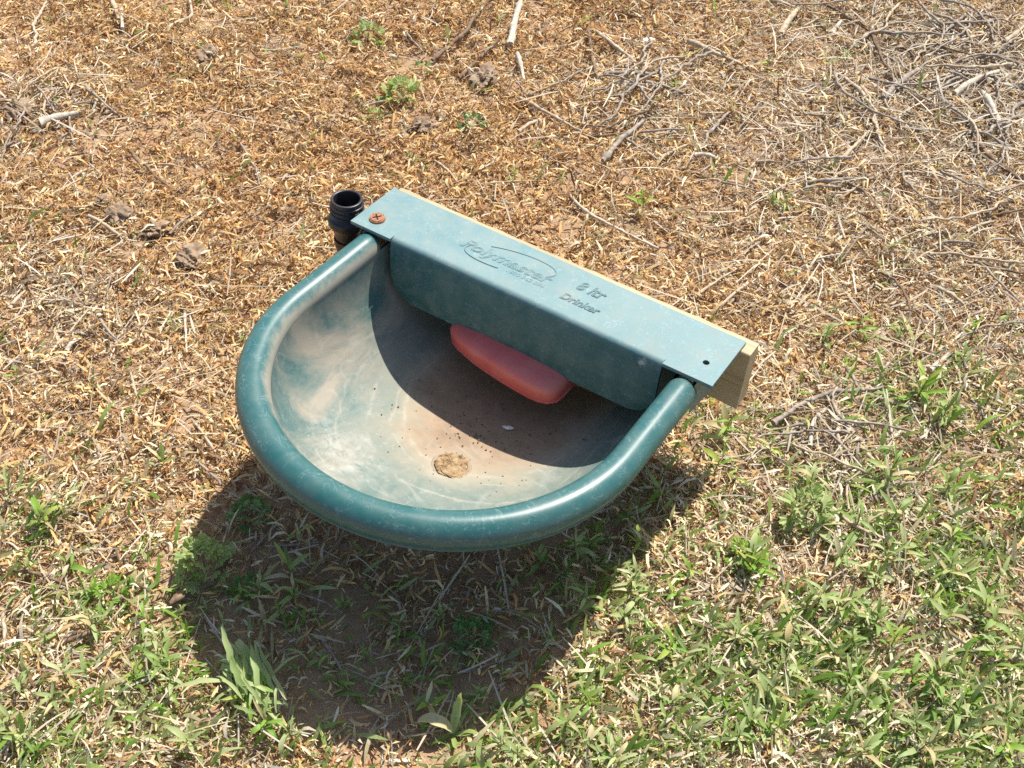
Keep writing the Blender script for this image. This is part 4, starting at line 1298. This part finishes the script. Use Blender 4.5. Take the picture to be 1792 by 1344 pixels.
OTHER = [([(215, 28), (217, 60)], 7, 'white'), ([(0, 204), (100, 200), (180, 188)], 4, 'grey'), ([(230, 275), (262, 305), (300, 345)], 5, 'brown'), ([(155, 165), (178, 190), (208, 210)], 5, 'grey'), ([(55, 110), (75, 60), (82, 0)], 5, 'pale'),
         ([(907, 241), (947, 214)], 7, 'pale'), ([(1130, 150), (1195, 172)], 7, 'grey'), ([(995, 352), (1062, 317)], 5, 'grey'), ([(925, 172), (1000, 145), (1020, 124)], 5, 'grey'), ([(1090, 250), (1150, 291)], 5, 'grey'), ([(1148, 291), (1203, 265)], 6, 'pale'),
         ([(858, 336), (942, 325)], 4, 'pale'), ([(1530, 56), (1588, 40)], 7, 'grey'), ([(1455, 64), (1472, 43)], 8, 'white'), ([(1473, 287), (1518, 238)], 7, 'pale'), ([(1318, 295), (1402, 300)], 6, 'pale'), ([(1635, 45), (1692, 80)], 5, 'brown'), ([(1658, 86), (1745, 65)], 6, 'pale'),
         ([(1570, 310), (1722, 320)], 5, 'pale'), ([(1690, 265), (1768, 262)], 5, 'grey'), ([(1650, 170), (1740, 102), (1792, 80)], 5, 'grey'), ([(1753, 82), (1794, 53)], 9, 'pale'), ([(1228, 272), (1277, 209)], 6, 'grey'), ([(1713, 356), (1792, 330)], 6, 'pale'), ([(1690, 412), (1737, 394)], 6, 'pale'),
         ([(1608, 421), (1662, 414)], 5, 'grey'), ([(1730, 400), (1732, 350)], 5, 'brown'), ([(1690, 700), (1745, 770), (1795, 820)], 4, 'grey'), ([(1650, 714), (1765, 736)], 5, 'grey'), ([(1640, 508), (1683, 542)], 7, 'pale'), ([(1430, 978), (1532, 1011)], 4, 'brown'), ([(1455, 918), (1466, 977)], 8, 'white'),
         ([(1470, 738), (1486, 782)], 7, 'white'), ([(1400, 745), (1370, 790)], 5, 'grey'), ([(175, 1182), (247, 1124)], 6, 'brown'), ([(100, 1052), (120, 985)], 4, 'brown'), ([(10, 1080), (15, 1152)], 7, 'pale'), ([(205, 926), (272, 894)], 5, 'brown'), ([(340, 744), (386, 806)], 5, 'pale'), ([(340, 804), (388, 852)], 5, 'grey'),
         ([(120, 622), (139, 596)], 8, 'white'), ([(20, 547), (46, 513)], 7, 'pale'), ([(440, 972), (492, 918)], 5, 'grey'), ([(470, 962), (560, 955)], 4, 'grey'), ([(600, 1000), (700, 1050)], 4, 'brown'), ([(520, 1040), (600, 1075)], 4, 'grey'), ([(650, 1120), (760, 1090)], 4, 'brown'), ([(560, 1120), (600, 1180)], 4, 'grey'), ([(850, 1010), (960, 1060)], 4, 'brown'), ([(800, 1180), (900, 1150)], 4, 'grey'),
         ([(1560, 210), (1600, 240)], 5, 'pale'), ([(1580, 330), (1640, 345)], 5, 'pale'), ([(1410, 250), (1440, 300)], 4, 'brown'), ([(1380, 215), (1425, 270)], 5, 'pale'), ([(1330, 190), (1290, 240)], 4, 'grey'), ([(1260, 330), (1330, 350)], 4, 'grey'), ([(700, 60), (740, 100)], 4, 'grey'), ([(760, 290), (800, 330)], 4, 'pale'), ([(640, 200), (700, 190)], 4, 'pale'),
         ([(420, 260), (455, 330)], 4, 'grey'), ([(300, 420), (350, 380)], 4, 'grey'), ([(280, 300), (330, 310)], 4, 'pale'), ([(120, 330), (170, 300)], 4, 'grey'), ([(1050, 20), (1130, 40)], 4, 'brown'), ([(1590, 470), (1640, 440)], 5, 'pale'), ([(1500, 400), (1560, 440)], 4, 'grey'), ([(1420, 470), (1480, 450)], 4, 'grey')]
for i, (pts, w, c) in enumerate(OTHER):
    twig(pts, w, c, None, seed=200 + i, kink=.05)

def tangle():
    r = random.Random(21); k = 0
    spots = [(1690, 110, 110, 80, 20), (1600, 60, 150, 50, 12), (1720, 280, 80, 90, 14), (1130, 200, 90, 70, 12), (1480, 300, 120, 90, 10), (1700, 520, 90, 120, 10), (1450, 780, 70, 80, 12), (60, 190, 60, 60, 6)]
    for (cx, cy, sx_, sy_, cnt_) in spots:
        for _ in range(cnt_):
            px, py = cx + r.gauss(0, sx_ * .6), cy + r.gauss(0, sy_ * .6)
            L_ = r.uniform(60, 190); a = r.uniform(0, math.pi); bd = r.gauss(0, .5)
            pts = []
            for t in (-.5, -.17, .17, .5):
                aa = a + bd * t
                pts.append((px + L_ * t * math.cos(aa), py + L_ * t * math.sin(aa) * .7))
            c_ = r.choice(['grey', 'grey', 'brown', 'pale'])
            o = twig(pts, r.uniform(3.2, 5.2), c_, None, seed=400 + k, kink=.06, lift=.012)
            if r.random() < .55:
                m_ = pts[2]; a2 = a + r.choice([-1, 1]) * r.uniform(.4, .9)
                q = twig([m_, (m_[0] + L_ * .18 * math.cos(a2), m_[1] + L_ * .13 * math.sin(a2)), (m_[0] + L_ * .36 * math.cos(a2 + .2), m_[1] + L_ * .25 * math.sin(a2 + .2))], 3.0, c_, 'x', seed=500 + k, kink=.05, lift=.01, name='side_branch')
                for key in ('label', 'category', 'group'):
                    if key in q: del q[key]
                q.location = Vector(q.location) - Vector(o.location); q.parent = o
            k += 1


tangle()

# ------------------------------------------------------------------ clods and chips
CL = [(214, 388, 24, 'rough grey clod left of the cream twig'), (333, 461, 26, 'lumpy brown clod nearest the curved left arm of the rim'), (278, 412, 20, 'pinkish clod between two other clods on the left'), (180, 362, 16, 'small clod above the cream twig'),
      (735, 225, 24, 'flaky clod between weeds behind the elbow'), (845, 143, 28, 'dark curled earth crust below the thick bleached stick'), (365, 105, 20, 'pale clod near the upper left edge'), (40, 205, 22, 'grey clod beside the bleached stick, upper left')]
for i, (px, py, s, lb) in enumerate(CL):
    p = gp(px, py); sc = px_scale(px, py) * s
    o = add('earth_clod', blob('earth_clod', sc * .8, sc * .45, .5, 30 + i, 4), MAT_CLOD, label=lb, cat='clod')
    o.location = (p[0], p[1], float(height(p[0:1], p[1:2])[0]) + sc * .25 + .004); o.rotation_euler = (.2, .1, i)
p = gp(1136, 77)
o = add('white_chip', blob('white_chip', .0095, .0028, .2, 60, 2), MAT_CHIP, label='small white chip near the upper edge behind the lid', cat='chip')
o.location = (p[0], p[1], float(height(p[0:1], p[1:2])[0]) + .013); o.scale = (1.2, .6, 1); o.rotation_euler = (0, .1, .9)
